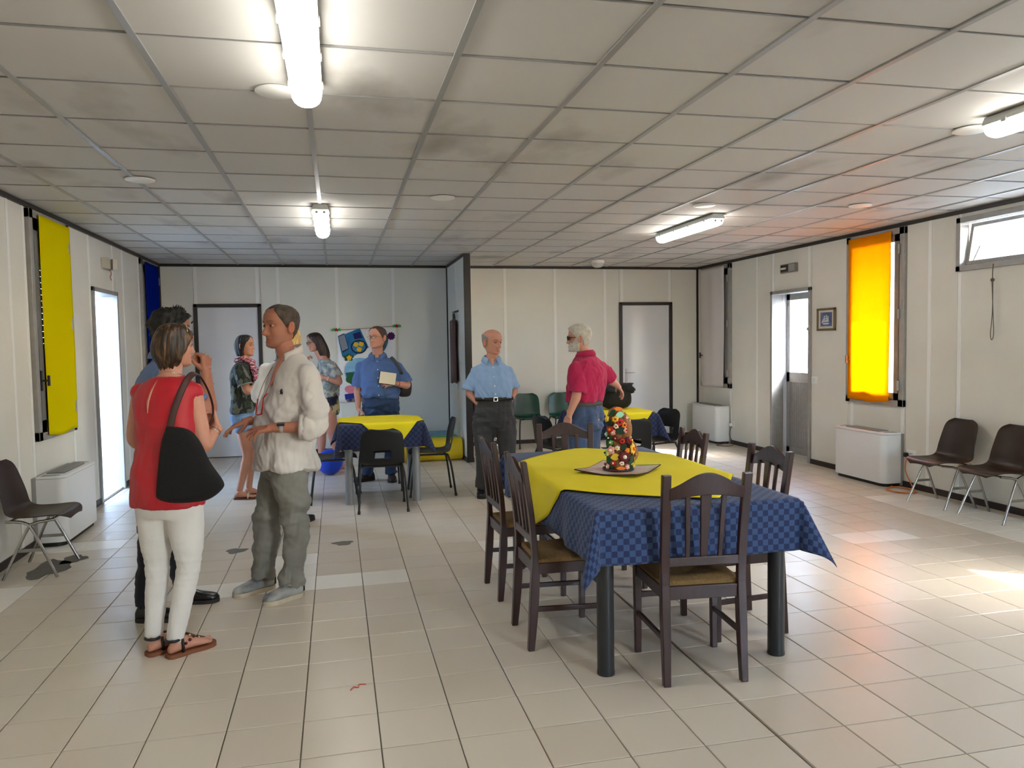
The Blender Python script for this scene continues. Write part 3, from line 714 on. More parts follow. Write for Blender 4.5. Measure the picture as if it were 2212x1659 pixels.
# ------------------------------------------------------------------ plastic shell chairs
def shell(name, prof, width, curve, m, hole=None, thick=.006, corner=.35, parent=None, lip=0.):
    """prof: (y,z) points from seat front to back top; width: half widths at those points; curve: how far the sides rise from the middle"""
    ns, nt = 40, 22; P = spline([(a, b, w, c) for (a, b), w, c in zip(prof, width, curve)], ns); V = []
    T = np.gradient(P[:, :2], axis=0); T /= np.linalg.norm(T, axis=1)[:, None]; Nn = np.stack([-T[:, 1], T[:, 0]], 1)
    Nn = np.where((Nn[:, 1:2]+Nn[:, 0:1]) < 0, -Nn, Nn)
    ts = np.sin(np.linspace(-1, 1, nt+1)*PI/2*.92)/math.sin(PI/2*.92)
    ln = np.concatenate([[0], np.cumsum(np.linalg.norm(np.diff(P[:, :2], axis=0), axis=1))]); Lt = ln[-1]; rc = corner*.2
    for k in range(ns+1):
        e = min(ln[k], Lt-ln[k]); w = P[k, 2]
        if e < rc: w = w-rc+math.sqrt(max(rc*rc-(rc-e)**2, 0))
        for t in ts:
            x = w*t; c = P[k, 3]*abs(t)**2.2; q = P[k, :2]+Nn[k]*c
            if k == 0: q = q+np.array((0, -.012-lip))
            V.append((x, q[0], q[1]))
    F = []
    for k in range(ns):
        for i in range(nt):
            tm = abs(ts[i]+ts[i+1])/2; zm = (V[k*(nt+1)+nt//2][2]+V[(k+1)*(nt+1)+nt//2][2])/2; ym = V[k*(nt+1)+nt//2][1]
            if hole and hole[0] < zm < hole[1] and tm < hole[2] and ym < -.1: continue
            F.append((k*(nt+1)+i, k*(nt+1)+i+1, (k+1)*(nt+1)+i+1, (k+1)*(nt+1)+i))
    o = MB().add(V, F).build(name, m, parent, smooth=4)
    s = o.modifiers.new('thick', 'SOLIDIFY'); s.thickness = thick; s.offset = 0
    sb = o.modifiers.new('sub', 'SUBSURF'); sb.levels = 1; sb.render_levels = 1
    return o
m_bshell = mat('black_shell', (15, 17, 19), .42, spec=.4); m_btube = mat('black_tube', (16, 16, 18), .38)
m_gshell = mat('green_shell', (5, 68, 55), .28, spec=.5); m_brshell = mat('brown_shell', (48, 30, 20), .42, var=.15, vscale=14); m_chr = mat('chrome_tube', (176, 174, 172), .24, metal=.95)
def tube_chair(name, mshell, hole, group, zt=.775):
    r = empty(name); r['category'] = 'chair'; r['group'] = group
    shell('shell', [(.225, .432), (.16, .446), (0, .436), (-.13, .428), (-.195, .452), (-.222, .53), (-.245, .64), (-.275, zt)], [.185, .195, .205, .205, .203, .202, .198, .182], [.0, .004, .012, .016, .02, .03, .036, .030], mshell, hole, parent=r, corner=.42)
    for s in (-1, 1):
        b = MB(); b.tube(spline([(s*.225, -.235, 0), (s*.205, -.195, .30), (s*.188, -.165, .405), (s*.182, -.14, .422), (s*.182, .12, .424), (s*.188, .15, .408), (s*.203, .185, .30), (s*.218, .225, 0)], 34), .0105, 10)
        b.build('leg_frame', m_btube, r, smooth=1)
        for y in (-.235, .225): MB().cyl((s*(.225 if y < 0 else .218), y, 0), (s*(.222 if y < 0 else .215), y*.985, .03), .0135, 12).build('foot_cap', m_black, r)
    for y in (-.14, .12): MB().cyl((-.185, y, .42), (.185, y, .42), .0095, 10).build('cross_tube', m_btube, r, smooth=1)
    return r
bc = tube_chair('plastic_chair', m_bshell, (.512, .58, .34), 'black plastic chairs at the far tables')
for k, ((x, y), a, lb) in enumerate([((.39, 7.27), -.02, 'black plastic chair before the left far table, back to the camera'),
        ((-.05, 7.80), -PI/2+.02, 'black plastic chair on the left of the left far table'), ((.92, 7.87), PI/2-.03, 'black plastic chair on the right of the left far table'),
        ((.42, 8.26), PI, 'black plastic chair behind the left far table before the person with the notebook'),
        ((2.83, 7.27), .04, 'black plastic chair before the right far table, behind the flower sculpture'),
        ((2.30, 7.80), -PI/2+.30, 'black plastic chair between the right far table and the person in magenta'),
        ((3.40, 7.88), PI/2+.3, 'black plastic chair on the right of the right far table')]):
    o = bc if k == 0 else copy_tree(bc); o.location = (x, y, 0); o.rotation_euler = (0, 0, a); o['label'] = lb
gc = tube_chair('green_chair', m_gshell, None, 'green plastic chairs along the back wall')
for k, (x, lb) in enumerate([(2.77, 'green plastic chair by the back wall, nearest the person in the light blue shirt'), (3.31, 'green plastic chair by the back wall, behind the person in the magenta polo'), (3.86, 'green plastic chair by the back wall, closest to the white door')]):
    o = gc if k == 0 else copy_tree(gc); o.location = (x, 10.93, 0); o.rotation_euler = (0, 0, PI); o['label'] = lb
def brown_chair():
    r = empty('shell_chair'); r['category'] = 'chair'; r['group'] = 'brown shell chairs with chrome legs'
    shell('shell', [(.235, .400), (.17, .418), (.02, .398), (-.10, .395), (-.175, .43), (-.205, .53), (-.232, .64), (-.262, .775)], [.205, .225, .225, .222, .218, .208, .198, .185], [-.012, .004, .02, .03, .045, .05, .045, .03], m_brshell, parent=r, corner=.45, thick=.007, lip=.004)
    for s in (-1, 1):
        b = MB(); b.tube(spline([(s*.225, .165, 0), (s*.20, .02, .32), (s*.19, -.03, .372), (s*.185, -.09, .385), (s*.18, -.15, .385)], 22), .0105, 10); b.build('leg', m_chr, r, smooth=1)
        b = MB(); b.tube(spline([(s*.225, -.165, 0), (s*.20, -.02, .32), (s*.19, .03, .368), (s*.185, .09, .38), (s*.18, .15, .388)], 22), .0105, 10); b.build('leg', m_chr, r, smooth=1)
        MB().box((s*.213, 0, .19), (.006, .17, .022)).build('strap', m_chr, r)
    for y in (-.13, .13): MB().cyl((-.18, y, .384), (.18, y, .384), .009, 10).build('cross_tube', m_chr, r, smooth=1)
    return r
br = brown_chair()
for k, ((x, y), a, lb) in enumerate([((5.355, 5.88), PI/2, 'brown shell chair with chrome legs by the right wall, the farther one'), ((5.375, 5.30), PI/2+.02, 'brown shell chair with chrome legs by the right wall, cut off by the picture edge'),
        ((-2.06, 5.93), -PI/2, 'brown shell chair with chrome legs by the left wall'), ((2.00, 10.12), -PI/2, 'brown shell chair standing behind the person in the light blue shirt')]):
    o = br if k == 0 else copy_tree(br); o.location = (x, y, 0); o.rotation_euler = (0, 0, a); o['label'] = lb

# ------------------------------------------------------------------ flower sculpture on its plate
m_plate = mat('glazed_plate', (222, 218, 208), .3, col2=(196, 150, 130), vscale=9)
m_prim = mat('plate_rim', (50, 38, 34), .4)
def plate(cx, cy, z, a=.185, rot=.78):
    r = empty('square_plate', (cx, cy, z), rot, 'square glazed plate with raised corners under the flower sculpture', 'plate')
    n = 18
    def hgt(u, v): return .006+.016*(abs(u*v))**1.3+.004*(max(abs(u), abs(v)))**4
    V = []
    for z0 in (0, -.004):
        for j in range(n+1):
            for i in range(n+1): u, v = i/n*2-1, j/n*2-1; V.append((u*a, v*a, hgt(u, v)+z0))
    k = (n+1)**2
    F = [(j*(n+1)+i, j*(n+1)+i+1, (j+1)*(n+1)+i+1, (j+1)*(n+1)+i) for j in range(n) for i in range(n)]
    MB().add(V[:k], F).build('glazed_face', m_plate, r, smooth=4); MB().add(V[k:], F).build('underside', m_prim, r, smooth=4)
    e = [(i/n*2-1, -1) for i in range(n)]+[(1, i/n*2-1) for i in range(n)]+[(1-i/n*2, 1) for i in range(n)]+[(-1, 1-i/n*2) for i in range(n+1)]
    MB().tube([(u*a, v*a, hgt(u, v)-.002) for u, v in e], .0035, 6).build('rim', m_prim, r)
PCX, PCY, PCZ = 1.565, 4.13, TZ+.013
plate(PCX, PCY, PCZ)
sc = empty('flower_sculpture', (PCX+.005, PCY+.01, PCZ+.007), label='brown sculpture covered with colourful felt flowers and leaves on the long table', cat='sculpture')
m_clay = mat('sculpture_brown', (150, 98, 58), .75, var=.25, vscale=10, bump=.3, bscale=60)
def cyl_pt(z, a, R): return np.array((R*math.cos(a), R*math.sin(a), z))
bR = lambda z: np.interp(z, [0, .02, .06, .12, .18, .24, .30, .35, .37], [.070, .072, .070, .062, .058, .056, .052, .036, .004])
bx = lambda z: .012*math.sin(z*14)
b = MB(); b.loft([[cyl_pt(z, a, bR(z)*(1+.10*math.sin(3*a+20*z)+.05*math.sin(5*a-9*z)))+np.array((bx(z), 0, 0)) for a in [2*PI*k/30 for k in range(30)]] for z in np.linspace(.012, .365, 26)])
b.build('trunk', m_clay, sc, smooth=4)
b = MB(); b.tube(spline([(.05, -.01, .05), (.085, -.02, .085), (.075, -.02, .14), (.05, -.02, .17)], 14), np.interp(np.arange(15), [0, 7, 14], [.03, .028, .018]), 12); b.build('side_branch', m_clay, sc, smooth=4)
b = MB(); b.tube(spline([(.02, -.03, .16), (.035, -.045, .22), (.03, -.03, .29), (.015, -.02, .325)], 14), np.interp(np.arange(15), [0, 7, 14], [.026, .034, .022]), 12); b.build('side_branch', m_clay, sc, smooth=4)
MB().loft([[cyl_pt(z, a, r) for a in [2*PI*k/30 for k in range(30)]] for r, z in ((.088, 0), (.092, .006), (.09, .014), (.07, .02))]).build('base', mat('base_brown', (52, 26, 22), .6), sc, smooth=.7)
fcol = {'red': (176, 34, 26), 'pink': (228, 160, 150), 'orange': (226, 120, 30), 'gold': (232, 180, 60), 'wine': (92, 16, 26), 'white': (232, 226, 208), 'mint': (150, 205, 175), 'green': (20, 74, 46), 'dkgreen': (14, 44, 32), 'yellow': (226, 194, 60), 'lime': (80, 160, 80)}
fm = {k: mat('felt_'+k, v, .85) for k, v in fcol.items()}
def local(o, nrm):
    n = np.array(nrm, float); n /= np.linalg.norm(n); u = np.cross((0, 0, 1.), n)
    if np.linalg.norm(u) < .01: u = np.array((1., 0, 0))
    u /= np.linalg.norm(u); return np.array(o), n, u, np.cross(n, u)
def flower(o, nrm, R, col, mid, pet=6, parent=None):
    o, n, u, v = local(o, nrm); N = 36; ring = []
    for q, h in ((1., .004), (.55, .009), (.2, .007)):
        ring.append([o+n*h*1.2+(u*math.cos(a)+v*math.sin(a))*R*q*(1 if q < .9 else (.72+.28*abs(math.sin(pet*a/2)))) for a in [2*PI*k/N for k in range(N)]])
    f = MB().loft(ring).build('flower', fm[col], parent, smooth=4)
    MB().sphere(tuple(o+n*.012), R*.30, 10, 6).build('flower_centre', fm[mid], f, smooth=4)
def leaf(o, nrm, Lh, wd, ang, col, parent=None):
    o, n, u, v = local(o, nrm); d = u*math.cos(ang)+v*math.sin(ang); s = np.cross(n, d); pts = []
    for k in range(13): t = k/12; pts.append(o+n*.004+d*(t-.5)*Lh+s*wd*math.sin(PI*t)**.8*.5)
    for k in range(11, 0, -1): t = k/12; pts.append(o+n*.004+d*(t-.5)*Lh-s*wd*math.sin(PI*t)**.8*.5)
    MB().prism(pts, n*.004).build('leaf', fm[col], parent)
def onb(a, z, ex=0.): n = np.array((math.cos(a), math.sin(a), 0)); return np.array((bx(z), 0, z))+n*(bR(z)*1.08+ex), n
A = -PI/2-.22
for da, z, R, c, md, pt in [(.12, .085, .034, 'wine', 'white', 7), (.75, .125, .033, 'gold', 'orange', 6), (.98, .13, .022, 'pink', 'wine', 5), (-.62, .12, .026, 'pink', 'white', 5), (.05, .175, .017, 'red', 'wine', 7), (.5, .178, .026, 'wine', 'red', 6), (.62, .192, .013, 'white', 'yellow', 5),
        (-.62, .165, .016, 'lime', 'white', 6), (-.72, .19, .016, 'dkgreen', 'white', 7), (-.55, .24, .021, 'red', 'orange', 5), (-.4, .225, .016, 'pink', 'white', 5), (.1, .282, .02, 'red', 'wine', 5), (.35, .265, .018, 'orange', 'wine', 6), (.8, .245, .013, 'red', 'white', 5),
        (.85, .285, .024, 'white', 'pink', 7), (.72, .305, .014, 'pink', 'white', 5), (-.75, .3, .017, 'yellow', 'gold', 5), (-.9, .03, .015, 'wine', 'white', 5), (-.7, .028, .014, 'pink', 'white', 5), (.3, .028, .015, 'pink', 'white', 6), (.75, .03, .014, 'yellow', 'white', 5), (-.95, .21, .014, 'mint', 'white', 5), (-.15, .30, .018, 'gold', 'red', 6), (-.3, .19, .015, 'wine', 'pink', 6), (.3, .12, .016, 'orange', 'yellow', 5), (-.25, .135, .014, 'white', 'gold', 6), (.4, .235, .016, 'pink', 'red', 5), (-.15, .26, .014, 'white', 'red', 5), (.95, .09, .016, 'wine', 'gold', 6), (-.4, .05, .016, 'red', 'white', 6), (.0, .05, .013, 'white', 'orange', 5), (-1.1, .1, .018, 'mint', 'green', 5)]:
    p, n = onb(A+da*1.35, z); flower(p+n*.008, n+np.array((0, 0, .1)), R*1.18, c, md, pt, sc)
for da, z, Lh, wd, an, c in [(-.35, .085, .05, .034, .2, 'yellow'), (.1, .235, .052, .04, 0, 'dkgreen'), (.55, .215, .05, .03, 1.3, 'green'), (-.62, .055, .07, .034, -1.0, 'green'), (-.6, .275, .04, .034, 1.2, 'dkgreen'), (.5, .065, .05, .03, 1.4, 'green'), (.12, .145, .045, .026, 1.2, 'dkgreen'), (-.9, .16, .06, .04, 1.2, 'green'), (-.4, .335, .05, .02, .8, 'green'), (.2, .325, .045, .03, .1, 'mint'), (0, .022, .05, .018, 0, 'orange'), (.9, .165, .045, .025, -.7, 'yellow'), (1.05, .06, .06, .035, -1.0, 'yellow'), (.55, .02, .03, .03, 1.5, 'dkgreen'), (1.15, .065, .03, .014, 1.4, 'red'), (.15, .356, .05, .02, 0, 'orange')]:
    p, n = onb(A+da*1.35, z); leaf(p+n*.004, n, Lh*1.15, wd*1.15, an, c, sc)

# ------------------------------------------------------------------ wall things
pf = empty('framed_picture', (XR-.004, 7.985, 1.76), label='small framed print of a white sailing ship on the right wall', cat='picture')
m_gold = mat('frame_gold', (112, 100, 70), .45, metal=.2)
w, h = .34, .265; f = MB()
for yy in (-w/2+.012, w/2-.012): f.box((-.014, yy, 0), (.022, .024, h))
for zz in (-h/2+.012, h/2-.012): f.box((-.014, 0, zz), (.022, w, .024))
f.build('frame', m_gold, pf, bevel=.003)
MB().box((-.008, 0, 0), (.006, w-.04, h-.04)).build('mount', mat('mount_card', (212, 200, 182), .7), pf)
pr = MB().box((-.012, 0, .0), (.003, .215, .165)).build('print', mat('sea_print', (92, 108, 150), .6, col2=(70, 80, 120), vscale=20), pf)
m_sail = mat('sail_white', (215, 215, 215), .7)
sh = MB(); X0 = -.0142
sh.prism([(X0, .07, -.045), (X0, -.06, -.045), (X0, -.045, -.06), (X0, .05, -.06)], (-.001, 0, 0))
for yy, zt in ((.03, .045), (-.005, .055), (-.035, .04)):
    sh.box((X0, yy, (zt-.045)/2), (.001, .003, zt+.045))
    for q in range(3): zz = -.03+q*(zt+.03)/3; sh.prism([(X0, yy-.017+q*.003, zz), (X0, yy+.017-q*.003, zz), (X0, yy+.014-q*.003, zz+.02), (X0, yy-.014+q*.003, zz+.02)], (-.001, 0, 0))
sh.prism([(X0, .05, -.04), (X0, .085, -.04), (X0, .05, .02)], (-.001, 0, 0)); sh.build('ship', m_sail, pr)
def plate_wall(name, x, y, z, wy, hz, sgn, label, cat, holes=0, rocker=False, axis='x'):
    r = empty(name, (x, y, z), label=label, cat=cat, group='sockets and switches on the walls')
    d = (.010, wy, hz) if axis == 'x' else (wy, .010, hz)
    MB().box((-sgn*.005, 0, 0) if axis == 'x' else (0, -sgn*.005, 0), d).build('cover', m_plast, r, bevel=.003)
    for k in range(holes):
        o = (k-(holes-1)/2)*.022
        MB().box((-sgn*.0105, o, 0) if axis == 'x' else (o, -sgn*.0105, 0), (.002, .009, .009) if axis == 'x' else (.009, .002, .009)).build('socket_hole', m_black, r)
    if rocker: MB().box((-sgn*.012, 0, 0) if axis == 'x' else (0, -sgn*.012, 0), (.006, wy*.45, hz*.6) if axis == 'x' else (wy*.45, .006, hz*.6)).build('rocker', m_white, r, bevel=.002)
    return r
plate_wall('light_switch', XR-.001, 8.225, 1.03, .105, .09, 1, 'white light switch on the right wall below the ship picture', 'switch', rocker=True)
plate_wall('wall_socket', XR-.001, 10.18, .30, .11, .085, 1, 'white wall socket beside the far right radiator', 'socket', 2)
plate_wall('wall_socket', XR-.001, 6.60, .355, .13, .085, 1, 'white wall socket behind the farther brown chair on the right', 'socket', 2)
plate_wall('wall_socket', 2.99, YB-.001, .27, .13, .085, 1, 'white wall socket under the green chairs', 'socket', 4, axis='y')
plate_wall('wall_socket', PX0-.004, 10.14, .33, .09, .085, 1, 'white wall socket low on the partition wall', 'socket', 1)
plate_wall('light_switch', 4.13, YB-.001, 1.08, .10, .085, 1, 'white light switch beside the white door of the right section', 'switch', rocker=True, axis='y')
def cable(name, pts, m, label, plug=None, rad=.005):
    r = empty(name, pts[0], label=label, cat='cable'); p0 = np.array(pts[0])
    MB().tube(spline([np.array(p)-p0 for p in pts], 60), rad, 8).build('cord', m, r, smooth=4)
    if plug: MB().box((-.02, 0, 0), (.04, .036, .045)).build('plug', plug, r, bevel=.008)
cable('power_cable', [(XR-.02, 10.18, .29), (XR-.06, 10.19, .15), (XR-.05, 10.10, .02), (XR-.18, 9.98, .007), (XR-.30, 10.12, .007), (XR-.16, 10.22, .007), (XR-.06, 10.25, .03)], mat('brown_cable', (84, 60, 48), .6), 'brown power cable curling from the far right radiator to its socket', m_plast)
cable('extension_cable', [(XR-.02, 6.64, .34), (XR-.05, 6.63, .18), (XR-.05, 6.52, .02), (XR-.16, 6.36, .008), (XR-.30, 6.44, .008), (XR-.26, 6.62, .010), (XR-.12, 6.66, .012), (XR-.10, 6.46, .012), (XR-.24, 6.34, .014), (XR-.33, 6.55, .014), (XR-.15, 6.70, .014)], mat('orange_cable', (206, 118, 54), .5), 'orange extension cable coiled on the floor beside the right radiator', m_black, .006)
def emerg(x, y, z, sgn, broken, label):
    r = empty('emergency_light', (x, y, z), label=label, cat='emergency light', group='emergency lights over the outer doors'); s = -sgn
    m_box = mat('aged_plastic', (196, 190, 174), .5)
    if broken:
        MB().box((s*.03, -.12, 0), (.06, .11, .11)).build('housing', m_box, r, bevel=.004)
        MB().box((s*.02, -.05, 0), (.035, .06, .10)).build('cavity', m_black, r)
        MB().box((s*.055, .05, .0), (.05, .16, .115), Matrix.Rotation(s*.5, 3, 'Z')).build('cover', m_box, r, bevel=.004)
        MB().tube(spline([(s*.04, -.02, -.05), (s*.045, 0, -.10), (s*.04, -.025, -.13), (s*.05, -.02, -.17)], 14), .006, 6).build('loose_wire', mat('wire_pink', (170, 130, 110), .6), r)
    else:
        f = MB(); f.box((s*.015, 0, 0), (.03, .35, .11)); f.build('housing', mat('grey_plastic', (120, 116, 108), .5), r, bevel=.004)
        MB().box((s*.033, .075, 0), (.012, .15, .085)).build('lens', mat('dark_lens', (60, 54, 48), .2), r)
        MB().box((s*.034, -.09, 0), (.012, .13, .085)).build('reflector', m_rgrey, r)
        MB().cyl((s*.042, .03, 0), (s*.042, .13, 0), .012).build('tube', m_plast, r)
emerg(XL+.002, 8.85, 2.435, -1, True, 'broken emergency light with hanging wire over the left doorway')
emerg(XR-.002, 8.75, 2.435, 1, False, 'grey emergency light over the right glazed door')

# textile poster on the back wall
po = empty('patchwork_banner', (.44, YB-.012, 1.27), label='white fabric banner with colourful sewn children pictures on the back wall', cat='banner')
m_cw = mat('white_fabric', (244, 242, 242), .85, bump=.1, bscale=200)
n = 20; V = [(-.43+.86*i/n, -.006-.005*math.sin(5*i/n*2.2+j)-.006*math.sin(3*j/n*3), -.545+(1.04+.05*i/n)*j/n-.006*math.sin(PI*i/n)) for j in range(n+1) for i in range(n+1)]
o = MB().add(V, [(j*(n+1)+i, j*(n+1)+i+1, (j+1)*(n+1)+i+1, (j+1)*(n+1)+i) for j in range(n) for i in range(n)]).build('fabric', m_cw, po, smooth=4)
o.modifiers.new('thick', 'SOLIDIFY').thickness = .002
def pc(name, pts, col, d=.0, col2=None, parent=po):
    key = 'patch_%d_%d_%d' % col; m = mat(key, col, .85, col2=col2, vscale=18) if col2 else mat(key, col, .85)
    return MB().prism([(x, -.020-d, z) for x, z in pts], (0, -.003, 0)).build(name, m, parent)
def blob(cx, cz, rx, rz, n=20, w=0., k=5, rot=0.): return [(cx+math.cos(a+rot)*rx*(1+w*math.sin(k*a)), cz+math.sin(a+rot)*rz*(1+w*math.sin(k*a))) for a in [2*PI*i/n for i in range(n)]]
pc('patch', [(-.41, .40), (-.10, .52), (.02, .24), (-.26, .08), (-.36, .12)], (38, 118, 170), 0, (30, 96, 150)); pc('patch', [(-.41, .41), (-.32, .45), (-.26, .22), (-.35, .17)], (30, 50, 90), .003)
for q in range(6): pc('stripe', [(-.40+q*.014, .40-.0+q*.006), (-.394+q*.014, .403+q*.006), (-.345+q*.014, .20+q*.006), (-.351+q*.014, .197+q*.006)], (196, 205, 215), .006)
pc('patch', [(-.2, .44), (-.10, .47), (-.06, .38), (-.18, .36)], (28, 26, 90), .003); pc('nest', blob(-.12, .25, .115, .10), (16, 26, 52), .003); pc('nest_inside', blob(-.12, .25, .095, .08), (58, 120, 165), .006)
for q, (x, z) in enumerate(((-.16, .285), (-.085, .29), (-.115, .215))): pc('chick', blob(x, z, .036, .034, w=.1, k=4), (236, 186, 40), .009)
pc('leaf_patch', blob(-.27, .10, .07, .05, w=.2, k=5), (30, 84, 50), .003); pc('chick', blob(-.26, .095, .035, .035, w=.2, k=5), (232, 176, 30), .006)
pc('tree_patch', blob(.17, .33, .13, .17, w=.06, k=3), (70, 100, 140), .0, (40, 80, 70)); pc('flower_patch', blob(.15, .40, .07, .07, w=.1, k=9), (86, 24, 110), .003); pc('flower_patch', blob(.345, .40, .055, .055, n=36, w=.12, k=10), (74, 20, 84), .003); pc('grass_patch', [(.10, .25), (.22, .27), (.22, .19), (.11, .17)], (110, 170, 60), .006)
pc('sea_patch', blob(-.12, -.12, .21, .22, w=.03, k=3), (120, 176, 214), 0, (150, 196, 222)); pc('sea_patch', [(-.32, -.12), (.08, -.08), (.08, -.28), (-.28, -.26)], (20, 84, 130), .003, (40, 110, 150)); pc('hill_patch', blob(-.24, -.20, .075, .085, w=.1, k=4), (40, 96, 52), .006)
pc('patch', [(.02, .10), (.16, .07), (.16, -.02), (.02, -.06)], (52, 84, 66), .003); pc('patch', [(.03, .02), (.14, .03), (.13, -.04), (.03, -.05)], (200, 70, 80), .006); pc('pig', blob(-.25, -.36, .085, .06, w=.04, k=3), (226, 130, 150), .006); pc('patch', blob(-.12, -.33, .07, .05, w=.2, k=5), (120, 24, 50), .003)
pc('sky_patch', [(-.34, -.43), (.02, -.38), (.02, -.46), (-.33, -.51)], (26, 44, 140), .003); pc('star', blob(-.12, -.435, .02, .02, n=24, w=.4, k=6), (220, 228, 240), .006); pc('village_patch', [(-.33, -.505), (.02, -.46), (.02, -.545), (-.30, -.545)], (130, 122, 112), .003)
for x, c in ((-.26, (60, 50, 120)), (-.18, (70, 60, 130)), (-.14, (30, 90, 60)), (-.06, (70, 130, 170))): pc('house_patch', blob(x, -.515, .025, .022, w=.15, k=4), c, .006)
for sx, zt in ((-1, .50), (1, .545)):
    for q, c in ((-.035, (70, 170, 90)), (.0, (190, 50, 44)), (.038, (80, 176, 100))): pc('ribbon_bow', blob(sx*.43+q, zt+.005*q, .026, .022, w=.25, k=5), c, .009)
MB().tube([(-.46, -.016, .495), (0, -.016, .515), (.46, -.016, .55)], .003, 6).build('hanging_string', mat('string', (120, 70, 60), .8), po)

# sequin dress hanging on the partition
ap = empty('sequin_dress', (PX0-.03, 10.45, 1.86), label='brown sequin dress hanging on hooks on the partition wall', cat='dress')
m_seq = mat('sequin_brown', (104, 76, 76), .4, var=.4, vscale=60, metal=.2)
R_ = []
for z, w_ in ((0, .13), (-.04, .17), (-.15, .165), (-.3, .12), (-.45, .13), (-.65, .17), (-.85, .19)):
    R_.append([(-.022-.034*math.cos(a)*(1+.3*math.sin(6*a)), w_*math.sin(a), z-.012*math.cos(3*a)) for a in [2*PI*k/28 for k in range(28)]])
MB().loft(R_).build('dress', m_seq, ap, smooth=4)
b = MB(); rq = random.Random(5)
for k in range(90):
    z = -rq.uniform(.02, .83); w_ = np.interp(-z, [0, .15, .3, .85], [.13, .165, .12, .19])*.8; y = rq.uniform(-w_, w_); b.box((-.056+.25*abs(y)**1.3, y, z), (.004, .009, .009))
b.build('sequins', mat('sequin_light', (230, 215, 205), .12, metal=.9), ap)
for y in (-.06, .06): MB().tube([(0, y-.02, -.02), (-.01, y-.01, .10), (-.012, y+.01, .10), (-.01, y+.02, -.02)], .006, 6).build('strap', m_black, ap)
hk = empty('coat_hooks', (PX0-.006, 10.42, 1.975), label='small dark coat hook rail on the partition wall', cat='hooks')
MB().box((-.004, 0, .01), (.008, .32, .022)).build('rail', m_black, hk)
for y in (-.12, 0, .12): MB().tube(spline([(-.006, y, .01), (-.03, y, -.005), (-.04, y, .012)], 8), .004, 6).build('hook', m_black, hk)

# soft play mats in the corner
pm_ = empty('soft_play_mat', (1.16, 10.62, 0), label='padded play mat in green, yellow and blue lying in the corner', cat='mat')
def roundbox(w, l, h, R):
    prof = [(-w/2+R*(1-math.cos(a)) if True else 0, 0) for a in (0,)]; ring = []
    for (cx, cz, a0) in ((w/2-R, R, -PI/2), (w/2-R, h-R, 0), (-w/2+R, h-R, PI/2), (-w/2+R, R, PI)):
        for k in range(7): a = a0+PI/2*k/6; ring.append((cx+R*math.cos(a), cz+R*math.sin(a)))
    return ring
rg = roundbox(.34, .9, .29, .10); MB().loft([[(y, -.50+x, z) for x, z in rg] for y in (-.44, .44)]).build('yellow_bolster', mat('vinyl_yellow', (226, 196, 20), .4, bump=.2, bscale=40), pm_, smooth=.8, bevel=.01)
rg = roundbox(.40, .9, .27, .06); MB().loft([[(y, -.13+x, z) for x, z in rg] for y in (.10, .44)]).build('green_block', mat('vinyl_green', (70, 180, 70), .4), pm_, smooth=.8)
MB().loft([[(y, -.13+x, z) for x, z in rg] for y in (-.44, .09)]).build('blue_block', mat('vinyl_blue', (96, 150, 176), .4), pm_, smooth=.8)
rg = roundbox(.52, .9, .27, .06); MB().loft([[(y, .34+x, z) for x, z in rg] for y in (-.44, .44)]).build('blue_block', MATS['vinyl_blue'], pm_, smooth=.8)
bl = empty('ball', (-.11, 9.35, .0), label='blue ball on the floor behind the left black chair', cat='ball')
MB().sphere((0, 0, .155), .155, 24, 16).build('skin', mat('ball_blue', (10, 60, 190), .35), bl, smooth=4)
MB().cyl((-.153, 0, .155), (-.158, 0, .155), .012, 12).build('valve', m_black, bl)

# black bag on the right far table, dark jacket on a green chair
m_bag = mat('black_fabric', (13, 13, 14), .85, var=.3, vscale=12, bump=.4, bscale=40)
def lump(name, c, R, seed, parent, m=m_bag, ruff=.14, n=36, k=22):
    rq = random.Random(seed); ph = [rq.uniform(0, 6) for _ in range(9)]; rings = []
    for j in range(1, k):
        t = PI*j/k; row = []
        for i in range(n):
            a = 2*PI*i/n; q = 1+ruff*(.5*math.sin(5*a+ph[0]+2*t)+.35*math.sin(9*a-3*t+ph[1])+.4*math.sin(7*t+3*a+ph[2])*math.sin(4*a+ph[3]))
            sq = lambda v: math.copysign(abs(v)**.7, v)
            row.append((c[0]+R[0]*q*sq(math.cos(a))*math.sin(t)**.7, c[1]+R[1]*q*sq(math.sin(a))*math.sin(t)**.7, max(c[2]-R[2]*sq(math.cos(t))*(1+.5*(q-1)), c[2]-R[2])))
        rings.append(row)
    return MB().loft(rings).build(name, m, parent, smooth=4)
bg = empty('black_bag', (2.98, 7.93, TZ+.019), label='black fabric bag standing on the right far table', cat='bag')
lump('body', (0, 0, .125), (.175, .11, .125), 4, bg, ruff=.05); lump('ruffled_top', (0, 0, .225), (.20, .12, .06), 9, bg, ruff=.3)
MB().tube(spline([(-.10, -.05, .24), (-.17, -.07, .28), (-.19, -.04, .22), (-.18, -.05, .08)], 16), .014, 8).build('strap', m_bag, bg, smooth=4)
jk = empty('dark_jacket', (4.02, 11.21, .60), label='dark jacket hanging over the green chair closest to the white door', cat='jacket')
lump('jacket', (0, 0, .10), (.10, .06, .17), 12, jk, ruff=.2)
